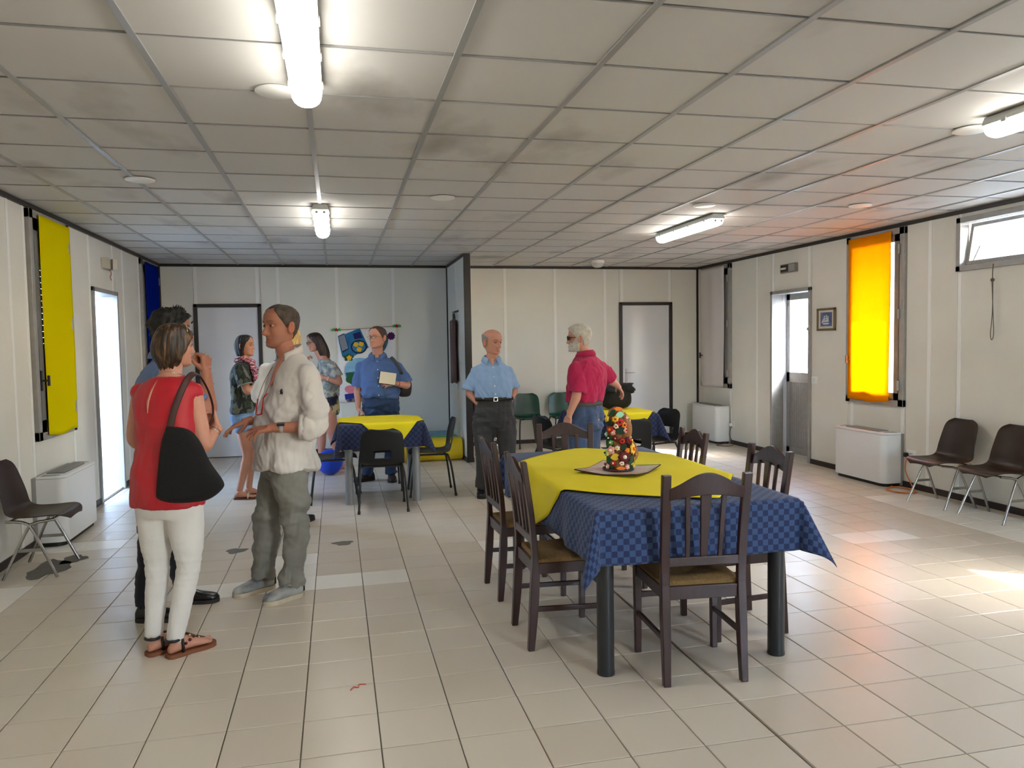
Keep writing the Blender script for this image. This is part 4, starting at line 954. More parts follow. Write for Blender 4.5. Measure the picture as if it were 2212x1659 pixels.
# ------------------------------------------------------------------ people: modelling tools
def vox(mb, voxel, smooth=4, factor=.5):
    """union of the closed shapes in mb as one smooth skin: (verts, faces)"""
    me = mb.mesh('tmp'); o = bpy.data.objects.new('tmp', me); COL.objects.link(o)
    r = o.modifiers.new('r', 'REMESH'); r.mode = 'VOXEL'; r.voxel_size = voxel
    if smooth: s = o.modifiers.new('s', 'SMOOTH'); s.iterations = smooth; s.factor = factor
    dg = bpy.context.evaluated_depsgraph_get(); dg.update(); ev = o.evaluated_get(dg); m2 = ev.to_mesh()
    n = len(m2.vertices); co = np.empty(n*3); m2.vertices.foreach_get('co', co)
    F = np.empty(len(m2.loops), np.int32); m2.loops.foreach_get('vertex_index', F)
    st = np.empty(len(m2.polygons), np.int32); m2.polygons.foreach_get('loop_start', st); tt = np.empty(len(m2.polygons), np.int32); m2.polygons.foreach_get('loop_total', tt)
    faces = [tuple(F[a:a+b]) for a, b in zip(st, tt)]
    ev.to_mesh_clear(); bpy.data.objects.remove(o); bpy.data.meshes.remove(me)
    return co.reshape(-1, 3), faces
def vnormals(V, F):
    N = np.zeros_like(V); q = np.array([f if len(f) == 4 else (*f, f[-1]) for f in F])
    fn = np.cross(V[q[:, 2]]-V[q[:, 0]], V[q[:, 3]]-V[q[:, 1]])
    for k in range(4): np.add.at(N, q[:, k], fn)
    return N/(np.linalg.norm(N, axis=1)[:, None]+1e-12)
def fold(V, seed, freq, amp, warp=.6):
    """soft cloth folds: warped sine ridges, freq = (fx,fy,fz)"""
    r = np.random.RandomState(seed); q = V*np.array(freq); out = np.zeros(len(V))
    for k in range(4):
        d = r.normal(size=3); d /= np.linalg.norm(d); w = r.normal(size=3)
        out += np.sin(q@d*1.0+warp*2*np.sin(q@w*.45+r.uniform(0, 6))+r.uniform(0, 6))**3/(1+.5*k)
    return out*amp/1.6
SM = lambda a, b, x: np.clip((x-a)/(b-a), 0, 1)**2*(3-2*np.clip((x-a)/(b-a), 0, 1))
def ori(yaw): return np.array((math.cos(yaw), -math.sin(yaw), 0)), np.array((math.sin(yaw), math.cos(yaw), 0))
def ering(c, yaw, hw, f, b, n=40, e=2.35):
    R, Fd = ori(yaw); a = np.arange(n)*2*PI/n; ca, sa = np.cos(a), np.sin(a)
    x = hw*np.sign(ca)*np.abs(ca)**(2/e); y = np.where(sa > 0, f, b)*np.sign(sa)*np.abs(sa)**(2/e)
    return np.array(c)+np.outer(x, R)+np.outer(y, Fd)
def spine_at(sp, z):
    sp = sorted(sp, key=lambda p: p[2]); zs = [p[2] for p in sp]
    return np.array((np.interp(z, zs, [p[0] for p in sp]), np.interp(z, zs, [p[1] for p in sp]), z))
def torso(sp, yaw, prof, n=40, dense=3):
    P = spline(prof, (len(prof)-1)*dense)
    return [ering(spine_at(sp, p[0]), yaw, p[1], p[2], p[3], n) for p in P]
ARM_T = [0, .25, .45, .5, .62, .82, 1.]; ARM_R = [.054, .050, .043, .041, .042, .034, .0275]
def path3(a, b, c, n=28):
    a, b, c = (np.array(p, float) for p in (a, b, c))
    return spline([a, a+(b-a)*.5, b-(b-a)*.12, b+(c-b)*.12, b+(c-b)*.5, c], n)
def hand(mb, wrist, d, n, right, curl=(.35, .35, .25), k=1., spread=.08, thumb=.0, per=None):
    """fingers along d, palm facing n; right/left hand; curl: bend at the three finger joints"""
    d = np.array(d, float); d /= np.linalg.norm(d); n = np.array(n, float); n -= d*(n@d); n /= np.linalg.norm(n)
    t = np.cross(d, n)*(1 if right else -1); w = np.array(wrist, float); tips = []
    mb.tube([w-d*.03*k, w, w+d*.03*k], [.026*k, .025*k, .027*k], 10)
    for i, (o, ln) in enumerate(zip((.030, .010, -.011, -.030), (.074, .082, .076, .060))):
        b0 = w+d*.012*k+t*o*.5*k; b1 = w+d*(.092-.004*abs(i-1.2)**2)*k+t*o*k; mb.tube([b0, (b0+b1)/2, b1, b1+d*.006], [.014*k, .0135*k, .0115*k, .006*k], 10)
        p = b1-d*.006*k; a = 0.; sp = spread*(1.3-i)*1.0; cc = per[i] if per else curl; q = [p]
        for j, (fr, c) in enumerate(zip((.46, .30, .24), cc)):
            a += c; dd = (d*math.cos(a)+n*math.sin(a)); dd = dd+t*sp*math.cos(a); dd /= np.linalg.norm(dd); p = p+dd*ln*fr*k; q.append(p)
        q.append(p+dd*.005*k); q = spline(q, 10)
        mb.tube(q, np.interp(np.arange(11), [0, 4, 8, 10], [.0098*k, .0088*k, .0076*k, .003*k]), 9); tips.append(p)
    b0 = w+d*.018*k+t*.020*k+n*.008*k; dr = t*(.72-thumb*.5)+d*.62+n*(.32+thumb*.4); dr /= np.linalg.norm(dr)
    b1 = b0+dr*.042*k; d2 = dr*.75+d*.45+n*(.1+thumb*.3); d2 /= np.linalg.norm(d2); b2 = b1+d2*.032*k; b3 = b2+(d2*.9+d*.25)*.026*k
    mb.tube(spline([b0-dr*.01*k, b0, b1, b2, b3], 12), np.interp(np.arange(13), [0, 3, 6, 10, 12], [.013*k, .0145*k, .0115*k, .0095*k, .004*k]), 10)
    return tips
# head: horizontal sections from chin (t=-1) to crown (t=1), head height .23, +y is the face
HT = [-1., -.94, -.86, -.74, -.6, -.45, -.3, -.12, .05, .22, .4, .58, .74, .87, .95, 1.]
HWd = [.014, .034, .046, .054, .060, .0645, .068, .071, .0735, .0760, .0765, .0735, .065, .048, .031, .004]
HFr = [.056, .074, .083, .0845, .080, .082, .083, .082, .081, .087, .0875, .083, .070, .049, .030, .004]
HBk = [.000, .012, .022, .034, .048, .064, .080, .092, .099, .104, .105, .099, .085, .061, .039, .004]
def head_grid(nt=64, nz=58, jaw=1., wide=1.):
    tz = -np.cos(np.linspace(0.02, PI-.02, nz))*1.0; th = np.arange(nt)*2*PI/nt; G = np.zeros((nz, nt, 3))
    for k, t in enumerate(tz):
        w = np.interp(t, HT, HWd)*wide; f = np.interp(t, HT, HFr); b = np.interp(t, HT, HBk)
        if t < -.3: w *= 1+(jaw-1)*min(1, (-.3-t)/.4)
        s, c = np.sin(th), np.cos(th); e = 2/2.25
        x = w*np.sign(s)*np.abs(s)**e; y = np.where(c > 0, f, b)*np.sign(c)*np.abs(c)**e
        if t < -.55: y = np.where(c > 0, y, y*1.0)
        G[k] = np.stack([x, y, np.full(nt, t*.115)], 1)
    return G, th, tz
def face(G, th, nose=1., brow=1., lips=1., fem=0.):
    x, y, z = G[..., 0].copy(), G[..., 1].copy(), G[..., 2]; fr = SM(.0, .045, y)
    g = lambda x0, z0, sx, sz: np.exp(-((x-x0)/sx)**2-((z-z0)/sz)**2)
    d = np.zeros_like(x)
    pr = np.interp(z, [-.058, -.047, -.042, -.034, -.02, .0, .016, .03], [0, .004, .020, .027, .020, .011, .006, 0])
    d += nose*pr*np.exp(-(np.abs(x)/np.interp(z, [-.046, -.036, -.01, .02], [.016, .015, .0105, .009]))**2.4)
    for s in (-1, 1):
        d += .006*nose*g(s*.014, -.040, .008, .008)
        d -= .0115*g(s*.032, .006, .017, .010); d += .0045*brow*g(s*.032, .028, .022, .008); d += .004*g(s*.045, -.022, .018, .016); d -= .004*g(s*.040, -.055, .018, .02)
        d -= .003*g(s*.024, -.05, .006, .018)
    d += .0065*lips*g(0, -.064, .021, .0055)+.007*lips*g(0, -.0755, .019, .0055)-.006*g(0, -.0697, .022, .0022)
    d -= .004*g(0, -.086, .022, .006); d += .006*g(0, -.099, .018, .010); d -= .003*g(0, .02, .010, .008)
    G[..., 1] = y+d*fr
    lip = np.maximum(g(0, -.0645, .022, .006), g(0, -.0755, .020, .006))*fr; br = sum(np.exp(-((np.abs(x-s*.032))/.021)**4-((z-.0265-.004*np.cos((x-s*.034)/.02))/.0042)**2) for s in (-1, 1))*fr
    eye = sum(g(s*.032, .006, .015, .0075) for s in (-1, 1))*fr
    return np.clip(lip*1.2, 0, 1), np.clip(br*1.1, 0, 1), np.clip(eye, 0, 1)
def rotm(yaw, pitch=0., roll=0.):
    return Matrix.Rotation(-yaw, 3, 'Z') @ Matrix.Rotation(-pitch, 3, 'X') @ Matrix.Rotation(roll, 3, 'Y')
class Head:
    def __init__(s, c, h, yaw, pitch=0., roll=0.):
        s.c = np.array(c); s.k = h/.23; s.M = np.array(rotm(yaw, pitch, roll))
    def to(s, P): return s.c+(np.asarray(P, float)*s.k) @ s.M.T
def grid_faces(nz, nt):
    f = [(k*nt+i, k*nt+(i+1) % nt, (k+1)*nt+(i+1) % nt, (k+1)*nt+i) for k in range(nz-1) for i in range(nt)]
    f.append(tuple(range(nt))[::-1]); f.append(tuple((nz-1)*nt+i for i in range(nt))); return f
HAIRLINE = dict(th=[0, .45, .85, 1.2, 1.5, 1.75, 2.0, 2.4, PI], full=[.60, .58, .42, .18, -.12, .05, -.38, -.60, -.70], receding=[.80, .84, .60, .25, -.10, .05, -.36, -.58, -.68], bald=[1.2, 1.2, 1.1, .9, -.05, .05, -.34, -.56, -.66])
def hair_cap(H, kind, thick, seed, tuft=0., upper=None, jaw=1., wide=1., beard=None, fr=16):
    G, th, tz = head_grid(96, 70, jaw, wide); a = np.abs(((th+PI) % (2*PI))-PI)
    T = np.repeat(tz[:, None], len(th), 1); A = np.repeat(a[None], len(tz), 0)
    if beard: m = SM(-.02, .10, np.interp(A, [0, .25, .5, .9, 1.3, 1.6], [beard, beard+.02, beard+.12, beard+.1, .15, .3])-T)*SM(1.75, 1.5, A)*SM(-1.02, -.9, T+.0)
    else: m = SM(-.05, .07, T-np.interp(A, HAIRLINE['th'], HAIRLINE[kind]))
    if upper: m = m*SM(.06, -.06, T-np.interp(A, upper[0], upper[1]))
    Nn = G/(np.linalg.norm(G, axis=2)[..., None]+1e-9); r = np.random.RandomState(seed)
    ns = np.zeros_like(T)
    for k in range(5):
        d = r.normal(size=3)*fr*(1+k*.7)/.115*.35; ns += np.sin(G@d+r.uniform(0, 6))/(1+.6*k)
    off = thick*(1+tuft*ns*.6)*m-.007*(1-m)
    if beard: face(G, th)
    G = G+Nn*off[..., None]
    return G.reshape(-1, 3), grid_faces(len(tz), len(th))
def hair_loft(rows, seed, strand=.02, n=110, k=3):
    """rows: (z, half width, front, back, opening half angle) from crown down, head coordinates; z may vary round the ring through droop"""
    P = spline(rows, (len(rows)-1)*k); th = np.arange(n)*2*PI/n; a = np.abs(((th+PI) % (2*PI))-PI); r = np.random.RandomState(seed); ph = r.uniform(0, 6, 6); rings = []
    for j, p in enumerate(P):
        z, w, f, b, op = p[:5]; s, c = np.sin(th), np.cos(th); e = 2/2.2
        x = w*np.sign(s)*np.abs(s)**e; y = np.where(c > 0, f, b)*np.sign(c)*np.abs(c)**e; t = j/(len(P)-1)
        q = 1+strand*(np.sin(17*th+2*t+ph[0])+.7*np.sin(31*th-3*t+ph[1])+.5*np.sin(47*th+5*t+ph[2]))*min(1, 2.2*t)
        m = SM(op-.12, op+.10, a); q = q*(m+(1-m)*.62); zz = z+.006*np.sin(13*th+ph[3])*t-.004*np.sin(29*th+ph[4])*t
        rings.append(np.stack([x*q, y*q, zz], 1))
    b = MB().loft(rings, caps=True); return np.concatenate(b.v), b.f
def streak_mat(name, dark, light, rough=.45, sc=5., lo=.42, hi=.62):
    m = mat(name, dark, rough); N, L, b = nodes_of(m); tc = N.new('ShaderNodeTexCoord'); mp = N.new('ShaderNodeMapping'); mp.inputs['Scale'].default_value = (14, 14, 2.2)
    L.new(tc.outputs['Object'], mp.inputs['Vector']); nz = N.new('ShaderNodeTexNoise'); nz.inputs['Scale'].default_value = sc; nz.inputs['Detail'].default_value = 6; L.new(mp.outputs[0], nz.inputs['Vector'])
    rp = N.new('ShaderNodeValToRGB'); L.new(nz.outputs['Fac'], rp.inputs[0]); rp.color_ramp.elements[0].position = lo; rp.color_ramp.elements[1].position = hi
    rp.color_ramp.elements[0].color = (*lin(dark), 1); rp.color_ramp.elements[1].color = (*lin(light), 1); L.new(rp.outputs[0], b.inputs['Base Color'])
    bp = N.new('ShaderNodeBump'); bp.inputs['Strength'].default_value = .6; bp.inputs['Distance'].default_value = .006; L.new(nz.outputs['Fac'], bp.inputs['Height']); L.new(bp.outputs[0], b.inputs['Normal'])
    return m
def skin_mat(name, col):
    m = mat(name, col, .5, bump=.06, bscale=180); N, L, b = nodes_of(m)
    at = N.new('ShaderNodeAttribute'); at.attribute_name = 'tint'; nz = N.new('ShaderNodeTexNoise'); nz.inputs['Scale'].default_value = 22; tc = N.new('ShaderNodeTexCoord'); L.new(tc.outputs['Object'], nz.inputs['Vector'])
    mx = N.new('ShaderNodeMix'); mx.data_type = 'RGBA'; mx.blend_type = 'MULTIPLY'; mx.inputs['Factor'].default_value = 1.0; mx.inputs['A'].default_value = (*lin(col), 1); L.new(at.outputs['Color'], mx.inputs['B'])
    m2 = N.new('ShaderNodeMix'); m2.data_type = 'RGBA'; m2.blend_type = 'MULTIPLY'; L.new(nz.outputs['Fac'], m2.inputs['Factor']); L.new(mx.outputs['Result'], m2.inputs['A']); m2.inputs['B'].default_value = (.92, .84, .80, 1)
    L.new(m2.outputs['Result'], b.inputs['Base Color']); b.inputs['Subsurface Weight'].default_value = .08; b.inputs['Subsurface Radius'].default_value = (.01, .004, .002)
    return m
class Person:
    def __init__(s, base, label, skin):
        s.base = np.array((base[0], base[1], 0.)); s.root = empty('person', tuple(s.base), label=label, cat='person'); s.skin = skin
        s.bv, s.bf, s.bt, s.n = [], [], [], 0; s.nk = None
    def addbody(s, V, F, tint=None):
        s.bv.append(V); s.bf += [tuple(int(i)+s.n for i in f) for f in F]; s.n += len(V)
        s.bt.append(np.ones((len(V), 4)) if tint is None else tint)
    def part(s, name, V, F, m, parent=None, smooth=4, solid=0., recalc=False):
        b = MB().add(np.asarray(V)-s.base, F); o = b.build(name, m, parent or s.root, smooth=smooth, recalc=recalc)
        if solid: md = o.modifiers.new('thick', 'SOLIDIFY'); md.thickness = solid; md.offset = 0
        return o
    def mpart(s, name, mb, m, parent=None, smooth=4, recalc=True, **k):
        return s.part(name, np.concatenate(mb.v), mb.f, m, parent, smooth, recalc=recalc, **k)
    def trunk(s, sp, yaw, prof, legs, arms, ak=1., lk=1., neck=None):
        """continuous body core: trunk, neck, legs and upper arms"""
        mb = MB(); mb.loft(torso(sp, yaw, prof))
        for (hip, knee, ank) in legs:
            P = path3(hip, knee, ank, 22); mb.tube(P, np.interp(np.linspace(0, 1, 23), [0, .25, .48, .56, .68, .88, 1], np.array([.078, .072, .050, .048, .050, .036, .033])*lk), 14)
        if neck: s.nk = np.array(neck[0])-np.array((0, 0, .045))
        if neck: mb.tube([neck[0], (np.array(neck[0])+np.array(neck[1]))/2, neck[1]], [neck[2]*1.12, neck[2], neck[2]*.98], 18)
        V, F = vox(mb, .011, 4); s.addbody(V, F)
    def arm(s, sh, el, wr, d, n, right, k=1., hk=1., full=.78, **hk_):
        mb = MB(); P = path3(sh, el, wr); tt = np.linspace(0, 1, len(P)); mb.tube(P, np.interp(tt, ARM_T, np.array(ARM_R)*k)*(full+(1-full)*SM(.05, .3, tt)), 14); mb.sphere(tuple(sh), ARM_R[0]*k*full, 12, 8)
        tips = hand(mb, wr, d, n, right, k=hk, **hk_); V, F = vox(mb, .0048, 3); s.addbody(V, F); return P, tips
    def head(s, c, h, yaw, pitch=0., roll=0., jaw=1., wide=1., nose=1., brow=1., lips=1., fem=0., lipc=(1.0, .62, .60), browc=(.35, .3, .28), stubble=0., ears=True, eyes=(70, 50, 36)):
        H = Head(c, h, yaw, pitch, roll); s.H = H; G, th, tz = head_grid(72, 72, jaw, wide); lip, br, ey = face(G, th, nose, brow, lips, fem); V = G.reshape(-1, 3)
        T = np.ones((len(V), 4)); lp, b_, e_ = lip.reshape(-1, 1), br.reshape(-1, 1), ey.reshape(-1, 1)
        T[:, :3] *= 1-lp*(1-np.array(lipc)); T[:, :3] *= 1-b_*(1-np.array(browc)); T[:, :3] *= 1-.22*e_
        if stubble: q = SM(-.28, -.5, V[:, 2:3]/.115)*SM(-.02, .03, V[:, 1:2]); T[:, :3] *= 1-stubble*q*np.array((.4, .35, .28))
        s.addbody(H.to(V), grid_faces(len(tz), len(th)), T)
        if ears:
            for sg in (-1, 1):
                m = MB(); o = np.array((sg*.0765*wide, -.012, -.010))
                ring = lambda q, dx: [tuple(o+np.array((sg*(dx+.006*(y < -.006)), y*q, z*q))) for y, z in [(.016*math.cos(a)-.004*math.sin(a), .032*math.sin(a)+.002) for a in [2*PI*i/18 for i in range(18)]]]
                m.loft([ring(.75, -.008), ring(1., .004), ring(1.02, .010), ring(.78, .0115), ring(.55, .005)]); s.addbody(H.to(np.concatenate(m.v)), m.f, np.tile((1.05, .88, .85, 1), (m.n, 1)))
        for sg in (-1, 1):
            yc = np.interp(0, [0], [.0675]); m = MB(); m.sphere((sg*.032, yc-.001, .006), .0122, 14, 10); e = s.mpart('eye', _xf(m, H), mat('eye_white', (150, 138, 128), .35))
            m = MB(); m.sphere((sg*.032, yc+.0058, .0058), .0078, 12, 8); s.mpart('iris', _xf(m, H), mat('iris_%d' % eyes[0], eyes, .2), e)
            m = MB(); rr = []
            for q in range(6):
                t = PI*.5*q/5; rr.append([(sg*.032+.0136*math.cos(t)*math.cos(a), yc+.0128*math.cos(t)*math.sin(a)-.001, .0085+.0120*math.sin(t)) for a in [2*PI*i/16 for i in range(16)]])
            m.loft(rr, caps=False); s.addbody(H.to(np.concatenate(m.v)), m.f, np.tile((.80, .70, .66, 1), (m.n, 1))); m = MB(); rr = []
            for q in range(6):
                t = PI*.5*q/5; rr.append([(sg*.032+.0136*math.cos(t)*math.cos(a), yc+.0122*math.cos(t)*math.sin(a)-.001, .0018-.0105*math.sin(t)) for a in [2*PI*i/16 for i in range(16)]])
            m.loft(rr, caps=False); s.addbody(H.to(np.concatenate(m.v)), m.f, np.tile((.86, .78, .75, 1), (m.n, 1)))
        return H
    def hair(s, VF, m, name='hair'): V, F = VF; return s.part(name, s.H.to(V), F, m, recalc=True)
    def finish(s):
        me = bpy.data.meshes.new('body'); V = np.concatenate(s.bv)-s.base; me.from_pydata(V.tolist(), [], s.bf); me.materials.append(s.skin)
        ca = me.color_attributes.new('tint', 'FLOAT_COLOR', 'POINT'); ca.data.foreach_set('color', np.concatenate(s.bt).astype(np.float32).ravel())
        return obj('body', me, s.root, smooth=4, recalc=True)
    def cloth(s, name, mb, m, voxel=.0095, smooth=5, folds=(), parent=None, tuck=None):
        V, F = vox(mb, voxel, smooth); N = vnormals(V, F); d = np.zeros(len(V))
        for (seed, fq, amp, fn) in folds:
            w = 1. if fn is None else fn(V); d += fold(V, seed, fq, amp)*w
        d = d*1.25+fold(V, 77, (95, 95, 70), .0016); V = V+N*d[:, None]; return s.part(name, V, F, m, parent)
    def sleeve(s, mb, P, t1, r0=1., ease=.012, flare=.008, k=1.):
        n = max(4, int(len(P)*t1)); Q = P[:n+1]; t = np.linspace(0, t1, len(Q)); R = np.interp(t, ARM_T, np.array(ARM_R)*k)+ease*(.35+.65*np.minimum(1, 2.5*t/t1))+flare*(t/t1)**2
        rings = tube_rings(Q, R, 18); c = rings[-1].mean(0); dirn = Q[-1]-Q[-2]; dirn /= np.linalg.norm(dirn)
        rings.append(c+(rings[-1]-c)*.80-dirn*.004); rings.append(c+(rings[-1]-c)*.95-dirn*.022)
        mb.loft(rings); mb.sphere(tuple(Q[0]), R[0]*1.0, 14, 9)
        if s.nk is not None: mb.tube([s.nk, s.nk*.5+Q[0]*.5+np.array((0, 0, .004)), Q[0]], [.050, .052, R[0]*.98], 16)
        return Q
    def cuff(s, P, t, k, ease, w, m, name='cuff'):
        i = int(len(P)*t); Q = P[max(i-1, 0):i+2]; d = (Q[-1]-Q[0])/np.linalg.norm(Q[-1]-Q[0]); c = Q[len(Q)//2]; r = np.interp(t, ARM_T, np.array(ARM_R)*k)+ease
        b = MB(); b.loft([*tube_rings([c-d*w, c-d*w*.5, c, c+d*w*.5, c+d*w], [r, r*1.04, r*1.03, r*1.05, r*1.0], 20)], caps=False); o = s.mpart(name, b, m); o.modifiers.new('t', 'SOLIDIFY').thickness = .004; return o
    def trouser(s, legs, sp, yaw, prof, rad, m, name='trousers', folds=(), voxel=.0095, hem=None):
        mb = MB(); mb.loft(torso(sp, yaw, prof))
        for (hip, knee, ank) in legs:
            P = path3(hip, knee, ank, 26); R = np.interp(np.linspace(0, 1, 27), [0, .25, .5, .75, 1], rad); rings = tube_rings(P, R, 18); c = rings[-1].mean(0)
            rings.append(c+(rings[-1]-c)*.82+np.array((0, 0, .004))); rings.append(c+(rings[-1]-c)*.96+np.array((0, 0, .02))); mb.loft(rings)
        return s.cloth(name, mb, m, voxel, 5, folds)
    def shoe(s, heel, toe, m, msole, w=.048, h=.085, sole=.022, name='shoe', high=.0, toeh=.038):
        a = np.array((*heel, 0.)); b = np.array((*toe, 0.)); d = (b-a); L = np.linalg.norm(d); d /= L; sd = np.array((-d[1], d[0], 0)); rings = []; srings = []
        for t in np.linspace(0, 1, 17):
            wd = w*np.interp(t, [0, .04, .15, .35, .55, .72, .88, .96, 1], [.35, .58, .74, .74, .86, 1, .88, .60, .22]); hh = np.interp(t, [0, .06, .22, .38, .6, .8, .94, 1], [h*.55, h*.95, h+high, h*.92, h*.64, toeh*1.15, toeh*.9, toeh*.5])
            c = a+d*L*t; an = np.arange(18)*2*PI/18; ca, sa = np.cos(an), np.sin(an); px = wd*np.sign(ca)*np.abs(ca)**.75; pz = sole*.7+hh/2*(1+np.sign(sa)*np.abs(sa)**.65)
            px = px*np.where(sa > .3, 1-.45*(sa-.3)*min(1, hh/.07), 1); rings.append(c+np.outer(px, sd)+np.outer(pz, (0, 0, 1)))
            ws = wd*1.07; srings.append(c+np.outer(np.array((-ws, ws, ws, -ws)), sd)+np.outer(np.array((0, 0, sole, sole)), (0, 0, 1)))
        b_ = MB(); b_.loft(rings); o = s.mpart(name, b_, m); q = MB(); q.loft(srings); so = s.mpart('sole', q, msole, o, smooth=.9); return o
    def foot(s, heel, toe, w=.044, lift=.016):
        """bare foot with toes, part of the body"""
        a = np.array((*heel, lift)); b = np.array((*toe, lift)); d = b-a; L = np.linalg.norm(d); d /= L; sd = np.array((-d[1], d[0], 0)); mb = MB(); rings = []
        for t in np.linspace(.0, .86, 13):
            wd = w*np.interp(t, [0, .05, .2, .45, .7, .86], [.4, .62, .70, .74, .98, .92]); hh = np.interp(t, [0, .08, .22, .4, .65, .86], [.035, .06, .085, .065, .04, .024])
            c = a+d*L*t; an = np.arange(14)*2*PI/14; ca, sa = np.cos(an), np.sin(an); rings.append(c+np.outer(wd*ca*np.where(sa > 0, 1-.3*sa, 1), sd)+np.outer(hh/2*(1+np.sign(sa)*np.abs(sa)**.8), (0, 0, 1)))
        mb.loft(rings)
        for q, (o, ln, r) in enumerate(((.75, .17, .0115), (.30, .16, .0085), (-.08, .14, .008), (-.44, .11, .0075), (-.76, .07, .007))):
            p = a+d*L*.80+sd*w*o*.9+np.array((0, 0, r)); mb.tube([p, p+d*L*ln*.6, p+d*L*(ln+.03), p+d*L*(ln+.045)], [r, r, r*.95, r*.4], 8)
        V, F = vox(mb, .005, 2); s.addbody(V, F); return a, b
def _xf(m, H): m.v = [H.to(np.concatenate(m.v))]; return m
def ringband(c, yaw, hw, f, b, z0, z1, sp=None, n=48):
    B = MB(); B.loft([ering((c[0], c[1], z), yaw, hw, f, b, n) for z in (z0, (z0+z1)/2, z1)], caps=False); return B
def wristband(s, P, t, r, w, m, name):
    i = int((len(P)-1)*t); Q = [P[i]+(P[min(i+1, len(P)-1)]-P[i-1])/np.linalg.norm(P[min(i+1, len(P)-1)]-P[i-1])*q for q in (-w/2, 0, w/2)]
    b = MB(); b.loft(tube_rings(Q, [r, r*1.03, r], 20), caps=False); o = s.mpart(name, b, m); o.modifiers.new('t', 'SOLIDIFY').thickness = .003; return Q[1], Q[2]-Q[0]
def collar(s, nk, yaw, r, hgt, m, gap=.5, drop=.03, flare=.02, pitch=.18, name='collar'):
    """shirt collar round the neck point nk, open by gap at the front"""
    R, Fd = ori(yaw); a = np.linspace(gap, 2*PI-gap, 40); V = []
    for (rr, dz) in ((r, hgt*.2), (r*.99, hgt), (r*1.06, hgt*1.02), (r+flare, hgt*.55), (r+flare*1.35, -drop*.15)):
        for q in a:
            c, s_ = math.cos(q), math.sin(q); e = drop*max(0, c)**3*(1 if dz < hgt*.6 else .3); V.append(np.array(nk)+R*s_*rr+Fd*(c*rr*1.02)+np.array((0, 0, dz-e-pitch*c*r)))
    n = len(a); F = [(k*n+i, k*n+i+1, (k+1)*n+i+1, (k+1)*n+i) for k in range(4) for i in range(n-1)]
    return s.part(name, V, F, m, solid=.004)
def glasses(s, m, rim=.0016, rx=.024, rz=.017, lens=None, dark=False, zo=.004, temple=None):
    H = s.H; g = MB(); rt = MB()
    for sg in (-1, 1):
        pts = [(sg*.033+rx*math.copysign(abs(math.cos(a))**.8, math.cos(a)), .098-.010*(abs(sg*.033+rx*math.cos(a))/.055)**2, zo+rz*math.copysign(abs(math.sin(a))**.8, math.sin(a))) for a in [2*PI*i/24 for i in range(25)]]
        g.tube(pts, rim, 6); g.tube([(sg*.057, .088, zo+.006), (sg*.068, .078, zo+.006), (sg*.0765, .03, zo+.004), (sg*.079, -.015, zo)], rim, 6)
    g.tube([(-.010, .099, zo+.004), (0, .101, zo+.007), (.010, .099, zo+.004)], rim, 6)
    o = s.mpart('glasses', _xf(g, H), m)
    for sg in (-1, 1):
        l = MB(); l.prism([(sg*.033+rx*.97*math.copysign(abs(math.cos(a))**.8, math.cos(a)), .0965-.010*(abs(sg*.033+rx*math.cos(a))/.055)**2, zo+rz*.97*math.copysign(abs(math.sin(a))**.8, math.sin(a))) for a in [2*PI*i/24 for i in range(24)]], (0, .0008, 0))
        s.mpart('lens', _xf(l, H), lens, o)
    return o
# ------------------------------------------------------------------ the people
D2R = PI/180
def shrink(rows, d): return [(z, max(w-d, .03), max(f-d, .03), max(b-d, .03)) for z, w, f, b in rows]
def mul(rows, k): return [(z, w*k, f*k, b*k) for z, w, f, b in rows]
def cloth_m(name, col, rough=.85, var=.06, vscale=9, bump=.15, bscale=260, **k): return mat(name, col, rough, var=var, vscale=vscale, bump=bump, bscale=bscale, sheen=.08, **k)
def blend_mat(name, cols, scale, rough=.85, stretch=(1, 1, 1)):
    """blotchy printed fabric from several colours"""
    m = mat(name, cols[0], rough); N, L, b = nodes_of(m); tc = N.new('ShaderNodeTexCoord'); mp = N.new('ShaderNodeMapping'); mp.inputs['Scale'].default_value = stretch; L.new(tc.outputs['Object'], mp.inputs['Vector'])
    nz = N.new('ShaderNodeTexNoise'); nz.inputs['Scale'].default_value = scale; nz.inputs['Detail'].default_value = 3; L.new(mp.outputs[0], nz.inputs['Vector']); rp = N.new('ShaderNodeValToRGB'); rp.color_ramp.interpolation = 'CONSTANT'; L.new(nz.outputs['Fac'], rp.inputs[0])
    cr = rp.color_ramp; cr.elements[0].position = 0; cr.elements[0].color = (*lin(cols[0]), 1); cr.elements[1].position = .40; cr.elements[1].color = (*lin(cols[1]), 1)
    for k, c in enumerate(cols[2:]): e = cr.elements.new(.47+.07*k); e.color = (*lin(c), 1)
    L.new(rp.outputs[0], b.inputs['Base Color']); return m
m_skin_tan = skin_mat('skin_tan', (172, 114, 90)); m_skin_lt = skin_mat('skin_light', (196, 142, 120)); m_skin_md = skin_mat('skin_medium', (190, 136, 110))
m_sole_w = mat('sole_white', (196, 184, 160), .7, var=.15, vscale=20); m_sole_d = mat('sole_dark', (34, 28, 26), .7); m_metal = mat('watch_steel', (200, 196, 188), .25, metal=.9)
def buttons(P, sp, yaw, prof, zs, m, lat=.0):
    R, Fd = ori(yaw)
    for z in zs:
        f = np.interp(z, [r[0] for r in prof], [r[2] for r in prof]); c = spine_at(sp, z)+Fd*(f+.004)+R*lat; b = MB(); b.cyl(tuple(c-Fd*.004), tuple(c+Fd*.003), .0065, 12); P.mpart('button', b, m)
